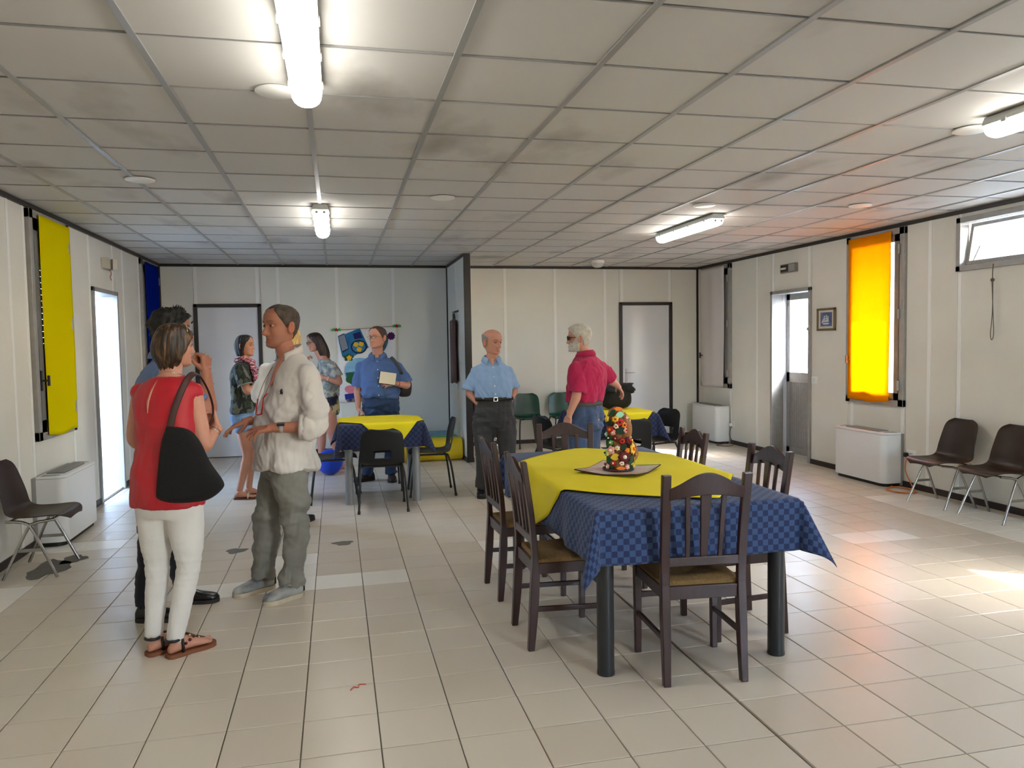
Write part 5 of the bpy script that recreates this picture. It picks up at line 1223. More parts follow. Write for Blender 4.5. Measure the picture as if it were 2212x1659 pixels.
def placket(P, sp, yaw, prof, z0, z1, m, w=.016):
    R, Fd = ori(yaw); rings = []
    for z in np.linspace(z0, z1, 16):
        f = np.interp(z, [r[0] for r in prof], [r[2] for r in prof]); c = spine_at(sp, z)+Fd*(f+.001); rings.append([c-R*w, c+R*w, c+R*w+Fd*.003, c-R*w+Fd*.003])
    b = MB(); b.loft(rings); return P.mpart('placket', b, m, smooth=.8)

def chest_v(P, sp, yaw, prof, z0, z1, w0, m, out=.004):
    """skin seen in the open shirt front, a wedge from the collar down"""
    R, Fd = ori(yaw); rings = []
    for z in np.linspace(z0, z1, 10):
        t = (z0-z)/(z0-z1); w = w0*(1-t)**.8+.001; f = np.interp(z, [r[0] for r in prof], [r[2] for r in prof]); c = spine_at(sp, z)+Fd*(f+out+.006*math.sin(PI*t)); rings.append([c-R*w-Fd*(.02+.2*w), c-R*w*.5, c+Fd*.002, c+R*w*.5, c+R*w-Fd*(.02+.2*w), c-Fd*.04])
    b = MB(); b.loft(rings); return P.mpart('open_neck', b, m)
m_sk1 = mat('skin_plain_tan', (176, 116, 92), .55); m_sk2 = mat('skin_plain_light', (200, 148, 126), .55)
# ---- woman in the red sleeveless top
P = Person((-.87, 4.12), 'person in a red sleeveless top and white trousers, seen from behind', m_skin_lt); yaw = 28*D2R
sp = [(-.842, 4.10, .75), (-.838, 4.105, 1.06), (-.842, 4.125, 1.28), (-.815, 4.135, 1.42)]
top = [(.755, .188, .125, .135), (.82, .188, .125, .138), (.92, .178, .12, .128), (1.04, .162, .108, .108), (1.16, .163, .118, .108), (1.27, .170, .115, .108), (1.335, .163, .09, .098), (1.378, .125, .066, .078), (1.402, .085, .05, .058)]
hips = [(.70, .150, .09, .10), (.76, .172, .112, .122), (.85, .172, .11, .12), (.95, .16, .10, .11)]
legs = [((-.918, 4.135, .80), (-.915, 4.155, .46), (-.945, 4.118, .07)), ((-.765, 4.07, .80), (-.752, 4.072, .465), (-.832, 4.052, .07))]
P.trunk(sp, yaw, shrink(hips[:2], .02)+shrink(top[2:], .018)+[(1.45, .052, .048, .05)], legs, (), lk=.95, neck=((-.815, 4.13, 1.38), (-.797, 4.145, 1.50), .047))
P.trouser(legs, sp, yaw, hips, [.094, .083, .062, .054, .043], cloth_m('white_denim', (222, 219, 216)), folds=[(3, (40, 40, 120), .0035, lambda V: SM(.15, .35, np.abs(V[:, 2]-.80))*.3+np.exp(-((V[:, 2]-.45)/.10)**2))])
Rarm, _ = P.arm((-.706, 4.087, 1.322), (-.664, 4.066, 1.045), (-.612, 4.19, 1.125), (-.35, .75, .45), (-.7, -.3, .3), True, k=.93, hk=.9, curl=(.9, .9, .5), full=.94)
Larm, _ = P.arm((-.968, 4.198, 1.322), (-1.018, 4.22, 1.06), (-.86, 4.33, 1.10), (.75, .35, .3), (.3, -.7, .2), False, k=.93, hk=.9, curl=(.9, .9, .5), full=.94)
mb = MB(); mb.loft(torso(sp, yaw, top))
for Q in (Rarm, Larm): c = Q[0]+(Q[3]-Q[0])*.1; mb.sphere(tuple(c+np.array((0, 0, .004))), .0535, 14, 10, (1, 1, 1.0)); mb.tube([P.nk+np.array((0, 0, .0)), P.nk*.5+c*.5+np.array((0, 0, .004)), c], [.045, .047, .050], 16)
m_redtop = cloth_m('red_satin', (180, 6, 30), .5, var=.10, vscale=4)
P.cloth('sleeveless_top', mb, m_redtop, folds=[(5, (42, 42, 14), .0055, lambda V: SM(1.32, 1.05, V[:, 2])), (8, (70, 70, 30), .002, None)])
R, Fd = ori(yaw); kh = MB()
kp = [spine_at(sp, z)-Fd*(np.interp(z, [r[0] for r in top], [r[3] for r in top])+.0035)-R*(.010+.05*(1.385-z)) for z in np.linspace(1.385, 1.225, 12)]
kh.loft([[p-R*w, p+R*w, p+R*w+Fd*.012, p-R*w+Fd*.012] for p, w in zip(kp, .006*np.sin(np.linspace(.05, PI-.05, 12)))]); P.mpart('keyhole_opening', kh, mat('skin_gap', (196, 140, 118), .6))
H = P.head((-.793, 4.152, 1.556), .215, 66*D2R, .04, jaw=.93, nose=.85, brow=.4, fem=1, ears=True)
rows = [(.121, .006, .006, .006, .0), (.117, .040, .036, .045, .0), (.100, .070, .066, .078, .12), (.07, .090, .090, .098, .35), (.04, .099, .098, .110, .72), (.0, .102, .095, .118, 1.0), (-.04, .100, .085, .117, 1.18), (-.07, .092, .066, .108, 1.30), (-.095, .080, .045, .092, 1.42), (-.125, .062, .02, .078, 1.75), (-.145, .045, .0, .062, 2.0)]
P.hair(hair_loft(rows, 4, .022), streak_mat('hair_brown_highlights', (34, 22, 16), (118, 82, 44), .42, 5, .48, .74))
hb = MB(); hb.tube([H.to((.103*math.sin(a), .045*math.cos(a*.3)-.0, .128*math.cos(a)-.006)) for a in np.linspace(-.9, .9, 18)], .0022, 6); P.mpart('hairband', hb, m_metal)
nk = MB(); nk.tube([np.array((-.808, 4.13, 1.408))+np.array((.062*math.sin(a), .058*math.cos(a), -.018*math.cos(a-yaw))) for a in np.linspace(0, 2*PI, 30)], .0016, 5); P.mpart('necklace', nk, m_metal)
for t in (.93, .96, .90): wristband(P, Rarm, t, .0285, .007, m_metal, 'bracelet')
m_sand = mat('sandal_leather', (124, 72, 44), .6); m_strap = mat('strap_black', (20, 18, 18), .5)
for hl, to in (((-.962, 4.078), (-.775, 4.225)), ((-.855, 4.022), (-.668, 4.165))):
    a, b = P.foot(hl, to, .043, .02); d = (b-a)/np.linalg.norm(b-a); sd = np.array((-d[1], d[0], 0)); L = np.linalg.norm(b-a)
    so = MB(); so.loft([[a+d*L*t+sd*w*.050*q+np.array((0, 0, zz)) for q, zz in ((-1, 0), (1, 0), (1, .02), (-1, .02))] for t, w in ((-.04, .4), (.02, .68), (.2, .82), (.45, .78), (.72, 1.02), (.9, .95), (1.0, .66), (1.05, .25))]); for_ = [[(p[0], p[1], p[2]-.02) for p in v] for v in so.v]
    so.v = [np.array(v)*np.array((1, 1, 1))-np.array((0, 0, .02)) for v in so.v]; sol = P.mpart('sandal', so, m_sand, smooth=.8)
    st = MB(); st.tube([a+d*L*(.10+.13*math.cos(q))+sd*.036*math.sin(q)+np.array((0, 0, .068)) for q in np.linspace(0, 2*PI, 22)], .0075, 6)
    for q in (-1, 1): st.tube([a+d*L*.26+sd*.034*q+np.array((0, 0, .0)), a+d*L*.24+sd*.036*q+np.array((0, 0, .07))], .007, 6)
    st.tube(spline([a+d*L*.22+np.array((0, 0, .085)), a+d*L*.42+sd*.008+np.array((0, 0, .075)), a+d*L*.62+sd*.012+np.array((0, 0, .047)), a+d*L*.84+sd*.016+np.array((0, 0, .022))], 12), .006, 6)
    P.mpart('strap', st, m_strap, sol)
    jw = MB()
    for q in range(7): jw.sphere(tuple(a+d*L*(.26+.07*q)+sd*(.006*(q % 3-1)+.006)+np.array((0, 0, .09-.0085*q))), .0065+.002*(q % 2), 8, 6)
    P.mpart('jewels', jw, mat('jewel', (210, 170, 130), .15, metal=.7), sol)
    j2 = MB()
    for q in range(3): j2.sphere(tuple(a+d*L*(.32+.09*q)-sd*.030+np.array((0, 0, .04+.012*q))), .0085, 8, 6)
    P.mpart('jewels', j2, mat('jewel_dark', (70, 16, 22), .2), sol)
P.finish()
# her tote bag
bag = empty('tote_bag', (-.715, 3.945, .79), label='black knitted tote bag on the shoulder of the person in red', cat='bag'); bo = np.array((-.715, 3.945, .79))
ol = [(-.095, .375), (.0, .36), (.055, .30), (.10, .20), (.165, .10), (.155, .06), (.09, .015), (.0, .0), (-.09, .0), (-.15, .02), (-.155, .06), (-.14, .18), (-.12, .30)]
ax = np.array((.968, -.22, -.02)); up = np.array((0, 0, 1.)); nn = np.array((-.22, -.97, 0)); pts = spline(ol+[ol[0]], 52)[:-1]; cen = pts.mean(0); rg = []
for o_, q in ((-.048, .72), (-.042, .86), (-.024, .97), (0, 1.), (.024, .97), (.042, .86), (.050, .66)):
    rg.append([ax*(cen[0]+(p[0]-cen[0])*q)+up*(cen[1]+(p[1]-cen[1])*q)-nn*(-o_)*-1 for p in pts])
m_knit = mat('black_knit', (12, 12, 14), .9, var=.3, vscale=40, bump=.8, bscale=140, stretch=(1, 1, 3))
MB().loft(rg).build('bag_body', m_knit, bag, smooth=4)
stp = [np.array(p)-bo for p in ((-.795, 3.962, 1.155), (-.778, 3.97, 1.23), (-.748, 3.995, 1.32), (-.722, 4.04, 1.385), (-.700, 4.10, 1.412), (-.678, 4.16, 1.39), (-.645, 4.20, 1.30), (-.63, 4.19, 1.20), (-.66, 4.10, 1.11))]
sps = spline(stp, 40); tr = tube_rings(sps, np.array([(.004, .017)]*41), 10, up0=(.2, -.9, .4)); MB().loft(tr).build('strap', mat('strap_brown', (58, 24, 20), .6), bag, smooth=4)

# ---- man in the white shirt
P = Person((-.42, 4.88), 'person in a white collarless shirt and grey jeans gesturing with both hands', m_skin_tan); yaw = -120*D2R
sp = [(-.325, 4.868, .80), (-.318, 4.868, 1.05), (-.268, 4.865, 1.28), (-.270, 4.885, 1.48)]
top = [(.79, .205, .175, .175), (.86, .205, .172, .170), (.98, .200, .165, .158), (1.12, .198, .155, .158), (1.25, .203, .150, .162), (1.35, .203, .125, .150), (1.42, .175, .092, .118), (1.465, .115, .066, .085), (1.495, .082, .058, .066)]
hips = [(.74, .155, .12, .125), (.82, .178, .145, .145), (.92, .178, .14, .14), (1.0, .17, .13, .13)]
legs = [((-.355, 4.955, .83), (-.455, 4.985, .46), (-.488, 4.975, .085)), ((-.305, 4.785, .83), (-.268, 4.795, .465), (-.300, 4.768, .085))]
P.trunk(sp, yaw, shrink(hips[:2], .025)+shrink(top[2:], .03)+[(1.53, .058, .055, .055)], legs, (), neck=((-.272, 4.885, 1.45), (-.335, 4.90, 1.60), .058))
P.trouser(legs, sp, yaw, hips, [.112, .098, .080, .076, .074], cloth_m('grey_denim', (128, 126, 118), var=.22, vscale=7), name='jeans', folds=[(11, (34, 34, 90), 0.0102, lambda V: np.exp(-((V[:, 2]-.46)/.12)**2)+.9*np.exp(-((V[:, 2]-.13)/.10)**2)+.25), (12, (20, 20, 30), 0.0085, None)])
Larm, _ = P.arm((-.168, 4.700, 1.374), (-.118, 4.628, 1.068), (-.372, 4.634, 1.070), (-1, .12, -.12), (-.05, .35, -1), False, hk=1.03, curl=(.35, .3, .2), per=[(.1, .1, .1), (.3, .3, .2), (.5, .4, .2), (.6, .5, .3)], spread=.14)
Rarm, _ = P.arm((-.355, 5.030, 1.374), (-.385, 5.115, 1.085), (-.545, 4.945, 1.085), (-.90, -.32, -.30), (-.25, -.1, -1), True, hk=1.03, curl=(.2, .25, .15), spread=.22, per=[(.05, .15, .1), (.25, .25, .15), (.45, .3, .2), (.6, .35, .2)])
m_wsh = cloth_m('white_linen', (204, 198, 193), .9, var=.05, vscale=6); mb = MB(); mb.loft(torso(sp, yaw, top))
for Q in (Larm, Rarm): P.sleeve(mb, Q, .72, ease=.020, flare=.010)
P.cloth('shirt', mb, m_wsh, folds=[(24, (64, 64, 30), .0065, lambda V: SM(1.30, 1.0, V[:, 2])), (25, (48, 48, 70), .0060, lambda V: np.exp(-((V[:, 2]-1.2)/.16)**2)*SM(4.80, 4.66, V[:, 1])), (21, (26, 26, 14), 0.0136, lambda V: SM(1.42, 1.15, V[:, 2])), (22, (60, 60, 40), 0.0068, lambda V: SM(1.45, 1.30, V[:, 2])), (23, (36, 36, 60), 0.0102, lambda V: np.exp(-(np.linalg.norm(V-np.array((-.16, 4.63, 1.08)), axis=1)/.13)**2))])
P.cuff(Larm, .715, 1., .036, .026, m_wsh); P.cuff(Rarm, .715, 1., .036, .026, m_wsh)
collar(P, (-.283, 4.887, 1.482), yaw, .074, .042, m_wsh, gap=.75, drop=.03, flare=.006, pitch=.42); chest_v(P, sp, yaw, top, 1.49, 1.31, .050, m_sk1, .006)
c, ax_ = wristband(P, Larm, .955, .0305, .024, mat('watch_strap', (170, 170, 168), .5), 'watch_strap')
w_ = MB(); w_.box((0, 0, 0), (.042, .036, .012), Matrix.Rotation(.2, 3, 'X')); w_.v = [w_.v[0]+c+np.array((.0, -.022, .022))]; P.mpart('watch_case', w_, m_black, smooth=.5)
H = P.head((-.330, 4.905, 1.664), .265, -126*D2R, .03, .0, jaw=1.08, wide=.98, nose=1.15, brow=1.3, stubble=.35, browc=(.5, .45, .42))
P.hair(hair_cap(H, 'receding', .0045, 3, .35, wide=.98), mat('hair_cropped', (58, 46, 38), .7, var=.35, vscale=30, bump=.6, bscale=220, col2=(88, 76, 66)))
rg = MB(); gl0 = np.array((-.512, 4.80, 1.215))
rg.tube(spline([(-.300, 4.825, 1.475), (-.355, 4.765, 1.40), (-.395, 4.745, 1.31), (-.432, 4.762, 1.238)], 16), .0018, 5); rg.tube(spline([(-.345, 4.93, 1.47), (-.40, 4.885, 1.39), (-.44, 4.845, 1.31), (-.468, 4.82, 1.228)], 16), .0018, 5)
cdn = P.mpart('spectacle_cord', rg, mat('cord_dark', (120, 70, 60), .7))
g = MB(); g.tube([(-.430, 4.763, 1.24), (-.445, 4.768, 1.145)], .0042, 8); g.tube([(-.468, 4.82, 1.23), (-.482, 4.815, 1.145)], .0042, 8); g.tube([(-.440, 4.765, 1.145), (-.465, 4.785, 1.135), (-.485, 4.815, 1.14)], .0042, 8); g.tube([(-.405, 4.752, 1.265), (-.432, 4.763, 1.236)], .004, 8)
P.mpart('hanging_spectacles', g, mat('red_plastic', (176, 16, 24), .3))
em = MB(); R, Fd = ori(yaw); ea = 1.02; ew = np.interp(1.275, [r[0] for r in top], [r[1] for r in top]); ef = np.interp(1.275, [r[0] for r in top], [r[2] for r in top]); pe = 2/2.35
e0 = spine_at(sp, 1.275)-R*ew*math.cos(ea)**pe+Fd*ef*math.sin(ea)**pe; n_ = (Fd*.80-R*.60); u_ = np.array((-n_[1], n_[0], 0)); e0 = e0+n_*.002
em.prism([e0+u_*x+np.array((0, 0, z)) for x, z in ((-.008, -.014), (.001, -.006), (.006, -.016), (.008, -.002), (.003, .004), (.006, .012), (.001, .018), (-.003, .010), (-.008, .004), (-.004, -.002))], n_*.012); P.mpart('chest_emblem', em, mat('emblem_navy', (24, 24, 40), .7))
m_sh_w = mat('sneaker', (176, 176, 172), .65, col2=(96, 98, 102), vscale=9)
for hl, to in (((-.428, 5.045), (-.660, 4.905)), ((-.245, 4.850), (-.465, 4.700))):
    o = P.shoe(hl, to, m_sh_w, m_sole_w, .050, .095, .026); lc = MB(); a = np.array((*hl, 0.)); b = np.array((*to, 0.)); d = (b-a); L = np.linalg.norm(d); d /= L; sd = np.array((-d[1], d[0], 0))
    for q in range(5): p = a+d*L*(.44+.07*q)+np.array((0, 0, .096-.0095*q)); lc.tube([p-sd*.022, p+np.array((0, 0, .006)), p+sd*.022+d*.006], .0028, 5)
    P.mpart('laces', lc, mat('lace', (150, 150, 146), .8), o)
    hp = MB(); c_ = a+d*L*.03+np.array((0, 0, .06)); hp.box(tuple(c_), (.02, .05, .055), Matrix.Rotation(math.atan2(d[1], d[0]), 3, 'Z')); P.mpart('heel_tab', hp, m_black, o, smooth=.5)
P.finish()

# ---- man in the blue shirt behind the woman in red
P = Person((-1.0, 4.71), 'person in a plain blue shirt behind the red top, fist raised to the mouth', m_skin_tan); yaw = 72*D2R
sp = [(-1.0, 4.72, .8), (-.99, 4.72, 1.05), (-.995, 4.72, 1.3), (-.955, 4.72, 1.48)]
top = [(.86, .175, .125, .125), (1.0, .18, .125, .12), (1.15, .19, .13, .125), (1.28, .2, .125, .13), (1.36, .195, .105, .125), (1.42, .165, .08, .105), (1.46, .11, .064, .08), (1.49, .08, .056, .064)]
hips = [(.74, .15, .10, .11), (.82, .17, .115, .125), (.92, .17, .112, .115), (.98, .165, .11, .11)]
legs = [((-1.015, 4.635, .84), (-1.055, 4.64, .47), (-1.095, 4.62, .08)), ((-.985, 4.80, .84), (-.955, 4.85, .47), (-.94, 4.872, .08))]
P.trunk(sp, yaw, shrink(hips[:2], .02)+shrink(top[1:], .02)+[(1.53, .056, .053, .054)], legs, (), neck=((-.955, 4.72, 1.45), (-.925, 4.722, 1.58), .056))
P.trouser(legs, sp, yaw, hips, [.098, .085, .068, .062, .055], cloth_m('navy_trousers', (22, 26, 40)), folds=[(31, (30, 30, 70), 0.0068, None)])
Rarm, _ = P.arm((-.93, 4.545, 1.385), (-.700, 4.505, 1.180), (-.722, 4.600, 1.400), (.02, .12, 1), (-.85, .45, .1), True, k=1.12, hk=1.08, per=[(1.0, 1.2, .8), (1.2, 1.3, .8), (1.3, 1.3, .8), (1.4, 1.3, .8)], thumb=.5)
Larm, _ = P.arm((-.975, 4.885, 1.385), (-.97, 4.97, 1.10), (-.80, 4.86, 1.06), (.7, -.5, .2), (.1, -.4, -1), False, curl=(.6, .6, .3))
m_bsh = cloth_m('blue_shirt', (98, 122, 168)); mb = MB(); mb.loft(torso(sp, yaw, top))
for Q in (Rarm, Larm): P.sleeve(mb, Q, .36, ease=.020, flare=.010)
P.cloth('shirt', mb, m_bsh, folds=[(33, (30, 30, 16), 0.0102, lambda V: SM(1.4, 1.1, V[:, 2])), (34, (60, 60, 30), 0.0043, None)]); collar(P, (-.955, 4.72, 1.478), yaw, .068, .04, m_bsh, .35, .03, .018)
H = P.head((-.912, 4.722, 1.640), .238, 82*D2R, .02, nose=1.05, brow=1.2, stubble=.4, browc=(.25, .2, .18))
P.hair(hair_cap(H, 'full', .020, 8, .55), streak_mat('hair_black', (9, 8, 8), (24, 20, 18), .65)); tf = MB(); rq = random.Random(2)
for q in range(46):
    a = rq.uniform(0, 2*PI); e = rq.uniform(.35, 1.3); d = np.array((math.sin(a)*math.cos(e)*.9, math.cos(a)*math.cos(e), math.sin(e))); p = d*np.array((.088, .108, .128)); d2 = d+np.array([rq.uniform(-.7, .7) for _ in range(3)])
    tf.tube([H.to(p), H.to(p+d2*.010), H.to(p+d2*.018+np.array((0, 0, .002)))], [.006, .004, .0008], 5)
P.mpart('hair_tufts', tf, MATS['hair_black'])
m_shoe_b = mat('black_leather', (18, 18, 22), .3)
P.shoe((-1.145, 4.622), (-.875, 4.585), m_shoe_b, m_sole_d, .046, .085, .022); P.shoe((-1.0, 4.885), (-.735, 4.868), m_shoe_b, m_sole_d, .046, .085, .022)
rgn = MB(); rgn.tube([np.array((-.722, 4.63, 1.500))+np.array((.010*math.cos(a), .004*math.cos(a), .010*math.sin(a))) for a in np.linspace(0, 2*PI, 16)], .0018, 5); P.mpart('ring', rgn, m_metal); P.finish()

# ---- woman in the camouflage shirt
P = Person((-.95, 8.2), 'person in a dark camouflage shirt, pink scarf and denim shorts', m_skin_md); yaw = 98*D2R
sp = [(-.945, 8.2, .8), (-.94, 8.2, 1.05), (-.945, 8.2, 1.25), (-.915, 8.2, 1.41)]
top = [(.88, .175, .112, .125), (.96, .172, .112, .118), (1.05, .158, .108, .105), (1.15, .163, .122, .108), (1.26, .172, .118, .112), (1.33, .163, .09, .10), (1.375, .12, .066, .078), (1.40, .08, .05, .056)]
hips = [(.74, .15, .09, .10), (.82, .165, .10, .118), (.92, .162, .10, .11), (.98, .15, .095, .10)]
legs = [((-.945, 8.115, .84), (-.905, 8.13, .455), (-1.0, 8.13, .075)), ((-.945, 8.285, .84), (-.88, 8.28, .455), (-.925, 8.29, .075))]
P.trunk(sp, yaw, shrink(hips[:2], .014)+shrink(top[1:], .016)+[(1.44, .048, .045, .047)], legs, (), lk=1.0, neck=((-.915, 8.2, 1.37), (-.905, 8.205, 1.49), .044))
mb = MB(); mb.loft(torso(sp, yaw, hips))
for (h_, k_, a_) in legs: q = path3(h_, k_, a_, 26); rr_ = tube_rings(q[:5], [.094, .092, .090, .089, .089], 18); c_ = rr_[-1].mean(0); mb.loft(rr_+[c_+(rr_[-1]-c_)*.85, c_+(rr_[-1]-c_)*.8+np.array((0, 0, .02))])
P.cloth('shorts', mb, cloth_m('light_denim', (110, 142, 182)), voxel=.010)
Rarm, _ = P.arm((-.945, 8.03, 1.325), (-.868, 7.985, 1.09), (-.765, 8.075, 1.20), (.35, .35, .75), (.5, .7, -.1), True, k=.90, hk=.88, curl=(.8, .8, .5))
Larm, _ = P.arm((-.925, 8.37, 1.325), (-.85, 8.40, 1.09), (-.755, 8.25, 1.20), (.4, -.3, .75), (.4, -.8, 0), False, k=.90, hk=.88, curl=(.8, .8, .5))
mb = MB(); mb.loft(torso(sp, yaw, top))
for Q in (Rarm, Larm): P.sleeve(mb, Q, .30, ease=.016, flare=.012, k=.92)
P.cloth('shirt', mb, blend_mat('camouflage', [(22, 26, 22), (52, 60, 48), (30, 34, 30), (92, 98, 88)], 9, stretch=(1, 1, .7)), voxel=.011, folds=[(41, (36, 36, 24), 0.0102, lambda V: SM(1.3, 1.0, V[:, 2]))])
for Q in (Rarm, Larm): P.cuff(Q, .30, .92, .030, .008, cloth_m('cuff_grey', (120, 124, 116)))
m_scarf = blend_mat('scarf', [(196, 60, 110), (226, 190, 190), (70, 24, 40), (200, 110, 140)], 16, stretch=(1, 1, 2.5)); sf = MB()
sf.tube([np.array((-.912, 8.2, 1.405))+np.array((.080*math.sin(a), .085*math.cos(a), .012*math.cos(2*a)-.012*math.sin(a))) for a in np.linspace(0, 2*PI, 30)], .027, 10); sf.tube(spline([(-.845, 8.14, 1.385), (-.815, 8.10, 1.31), (-.80, 8.09, 1.22), (-.785, 8.09, 1.12)], 14), np.linspace(.026, .034, 15), 10); sf.tube(spline([(-.85, 8.2, 1.39), (-.80, 8.18, 1.30), (-.79, 8.17, 1.17)], 14), np.linspace(.024, .03, 15), 10)
V, F = vox(sf, .008, 3); V = V+vnormals(V, F)*fold(V, 44, (70, 70, 40), .006)[:, None]; P.part('scarf', V, F, m_scarf)
H = P.head((-.902, 8.205, 1.556), .218, 106*D2R, .0, jaw=.92, nose=.9, brow=.5, fem=1, browc=(.25, .2, .18), eyes=(46, 34, 28))
rows = [(.120, .006, .006, .006, .0), (.115, .040, .036, .045, .0), (.098, .068, .064, .076, .15), (.07, .084, .084, .096, .55), (.04, .090, .088, .107, .95), (.0, .091, .08, .112, 1.25), (-.04, .089, .06, .109, 1.42), (-.075, .082, .04, .100, 1.52), (-.105, .074, .02, .090, 1.6)]
P.hair(hair_loft(rows, 6, .012), streak_mat('hair_dark', (10, 9, 10), (26, 22, 24), .62))
for hl, to in (((-1.045, 8.125), (-.84, 8.095)), ((-.97, 8.29), (-.76, 8.28))):
    a, b = P.foot(hl, to, .040, .018); d = (b-a)/np.linalg.norm(b-a); sd = np.array((-d[1], d[0], 0)); L = np.linalg.norm(b-a); so = MB()
    so.loft([[np.array((a[0], a[1], 0))+d*L*t+sd*w*.046*q+np.array((0, 0, zz)) for q, zz in ((-1, 0), (1, 0), (1, .016), (-1, .016))] for t, w in ((-.03, .5), (.1, .75), (.45, .78), (.75, 1.), (1.0, .7), (1.04, .3))]); sd_ = P.mpart('sandal', so, mat('sandal_brown', (92, 52, 40), .6), smooth=.8)
    st = MB(); st.tube([a+d*L*.68+sd*.046*math.cos(q)+np.array((0, 0, .05*math.sin(q)-.004)) for q in np.linspace(0, PI, 12)], .007, 6); P.mpart('strap', st, m_sole_w, sd_)
P.finish()
pcam = empty('compact_camera', (-.735, 8.15, 1.285), .4, 'black camera held by the person in the camouflage shirt', 'camera'); MB().box((0, 0, 0), (.075, .12, .075)).build('camera_body', m_black, pcam, bevel=.01); MB().cyl((.03, -.01, -.005), (.09, -.01, -.005), .031, 20).build('lens', mat('lens_black', (14, 14, 16), .2), pcam, smooth=.6); MB().box((-.005, .0, .045), (.05, .05, .025)).build('viewfinder', m_black, pcam, bevel=.006)

# ---- fair-haired woman behind the man in the white shirt
P = Person((-.46, 7.5), 'person in a white shirt almost hidden behind the one gesturing with both hands', m_skin_lt); yaw = 35*D2R
sp = [(-.46, 7.5, .8), (-.46, 7.5, 1.1), (-.46, 7.5, 1.3), (-.455, 7.5, 1.44)]
top = [(.80, .198, .14, .155), (.95, .195, .135, .145), (1.1, .185, .12, .125), (1.25, .2, .12, .115), (1.34, .195, .10, .105), (1.39, .15, .08, .09), (1.425, .09, .06, .065)]
hips = [(.72, .15, .09, .10), (.82, .17, .105, .12), (.95, .165, .10, .11)]
legs = [((-.53, 7.53, .82), (-.52, 7.54, .45), (-.525, 7.53, .08)), ((-.39, 7.47, .82), (-.395, 7.48, .45), (-.395, 7.47, .08))]
P.trunk(sp, yaw, shrink(hips[:2], .02)+shrink(top[1:], .02)+[(1.46, .048, .045, .047)], legs, (), neck=((-.455, 7.5, 1.40), (-.44, 7.505, 1.52), .045))
P.trouser(legs, sp, yaw, hips, [.088, .078, .06, .055, .05], cloth_m('dark_trousers', (40, 42, 50)), voxel=.012)
Larm, _ = P.arm((-.635, 7.59, 1.345), (-.70, 7.62, 1.09), (-.58, 7.76, 1.05), (.5, .8, .3), (.7, -.4, .1), False, k=.92, hk=.9, curl=(.7, .6, .3)); Rarm, _ = P.arm((-.29, 7.41, 1.345), (-.245, 7.40, 1.09), (-.28, 7.58, 1.02), (-.3, .9, .2), (-.8, -.2, .1), True, k=.92, hk=.9, curl=(.7, .6, .3))
m_w2 = cloth_m('white_cotton', (236, 236, 240)); mb = MB(); mb.loft(torso(sp, yaw, top))
for Q in (Larm, Rarm): P.sleeve(mb, Q, .55, ease=.026, flare=.012)
P.cloth('shirt', mb, m_w2, voxel=.011, folds=[(51, (34, 34, 24), 0.0136, None)]); collar(P, (-.455, 7.5, 1.418), yaw, .070, .05, m_w2, .3, .02, .03)
H = P.head((-.437, 7.505, 1.60), .218, 25*D2R, .05, fem=1, jaw=.93, nose=.85)
rows = [(.124, .006, .006, .006, .0), (.118, .042, .036, .045, .0), (.10, .075, .066, .080, .12), (.07, .096, .085, .100, .5), (.03, .107, .085, .116, .9), (-.02, .113, .07, .120, 1.2), (-.07, .115, .05, .117, 1.4), (-.12, .112, .03, .11, 1.6), (-.16, .10, .02, .098, 1.7)]
P.hair(hair_loft(rows, 9, .02), streak_mat('hair_blond', (150, 116, 58), (214, 180, 110), .4, 5, .4, .65))
for hl, to in (((-.55, 7.45), (-.42, 7.66)), ((-.42, 7.39), (-.28, 7.60))): P.shoe(hl, to, m_shoe_b, m_sole_d, .042, .07, .018)
P.finish(); P.root.location = (P.base[0]+.04, P.base[1]-.62, 0)

# ---- woman with glasses and long dark hair
P = Person((-.12, 9.72), 'person in a grey printed blouse and navy skirt, hand at the chin', m_skin_lt); yaw = -102*D2R
sp = [(-.11, 9.71, .8), (-.105, 9.71, 1.05), (-.09, 9.71, 1.25), (-.16, 9.735, 1.40)]
top = [(.92, .168, .12, .12), (1.0, .165, .115, .115), (1.1, .16, .115, .115), (1.2, .165, .12, .12), (1.29, .168, .10, .115), (1.345, .14, .075, .095), (1.385, .085, .055, .065)]
hips = [(.70, .16, .115, .115), (.80, .172, .115, .125), (.90, .168, .11, .115), (.97, .155, .10, .105)]
legs = [((-.12, 9.79, .82), (-.20, 9.80, .46), (-.225, 9.75, .075)), ((-.105, 9.63, .82), (-.085, 9.64, .46), (.03, 9.645, .075))]
P.trunk(sp, yaw, shrink(hips[1:2], .016)+shrink(top[1:], .016)+[(1.42, .046, .044, .046)], legs, (), lk=1.12, neck=((-.16, 9.735, 1.36), (-.235, 9.745, 1.49), .044))
mb = MB(); mb.loft(torso(sp, yaw, hips)); P.cloth('skirt', mb, blend_mat('printed_navy', [(18, 20, 42), (24, 26, 54), (90, 100, 80), (200, 180, 130)], 7), voxel=.011, folds=[(61, (30, 30, 8), 0.0085, lambda V: SM(.9, .75, V[:, 2]))])
Larm, _ = P.arm((-.055, 9.555, 1.305), (.035, 9.545, 1.085), (-.145, 9.52, 1.155), (-1, .05, .05), (0, .8, -.2), False, k=.92, hk=.88, curl=(.5, .5, .3)); Rarm, _ = P.arm((-.135, 9.885, 1.305), (-.30, 9.83, 1.11), (-.345, 9.715, 1.325), (.06, .02, 1), (.8, .2, .1), True, k=.90, hk=.88, curl=(.9, 1.0, .6))
mb = MB(); mb.loft(torso(sp, yaw, top))
for Q in (Larm, Rarm): P.sleeve(mb, Q, .28, ease=.016, flare=.014, k=.92)
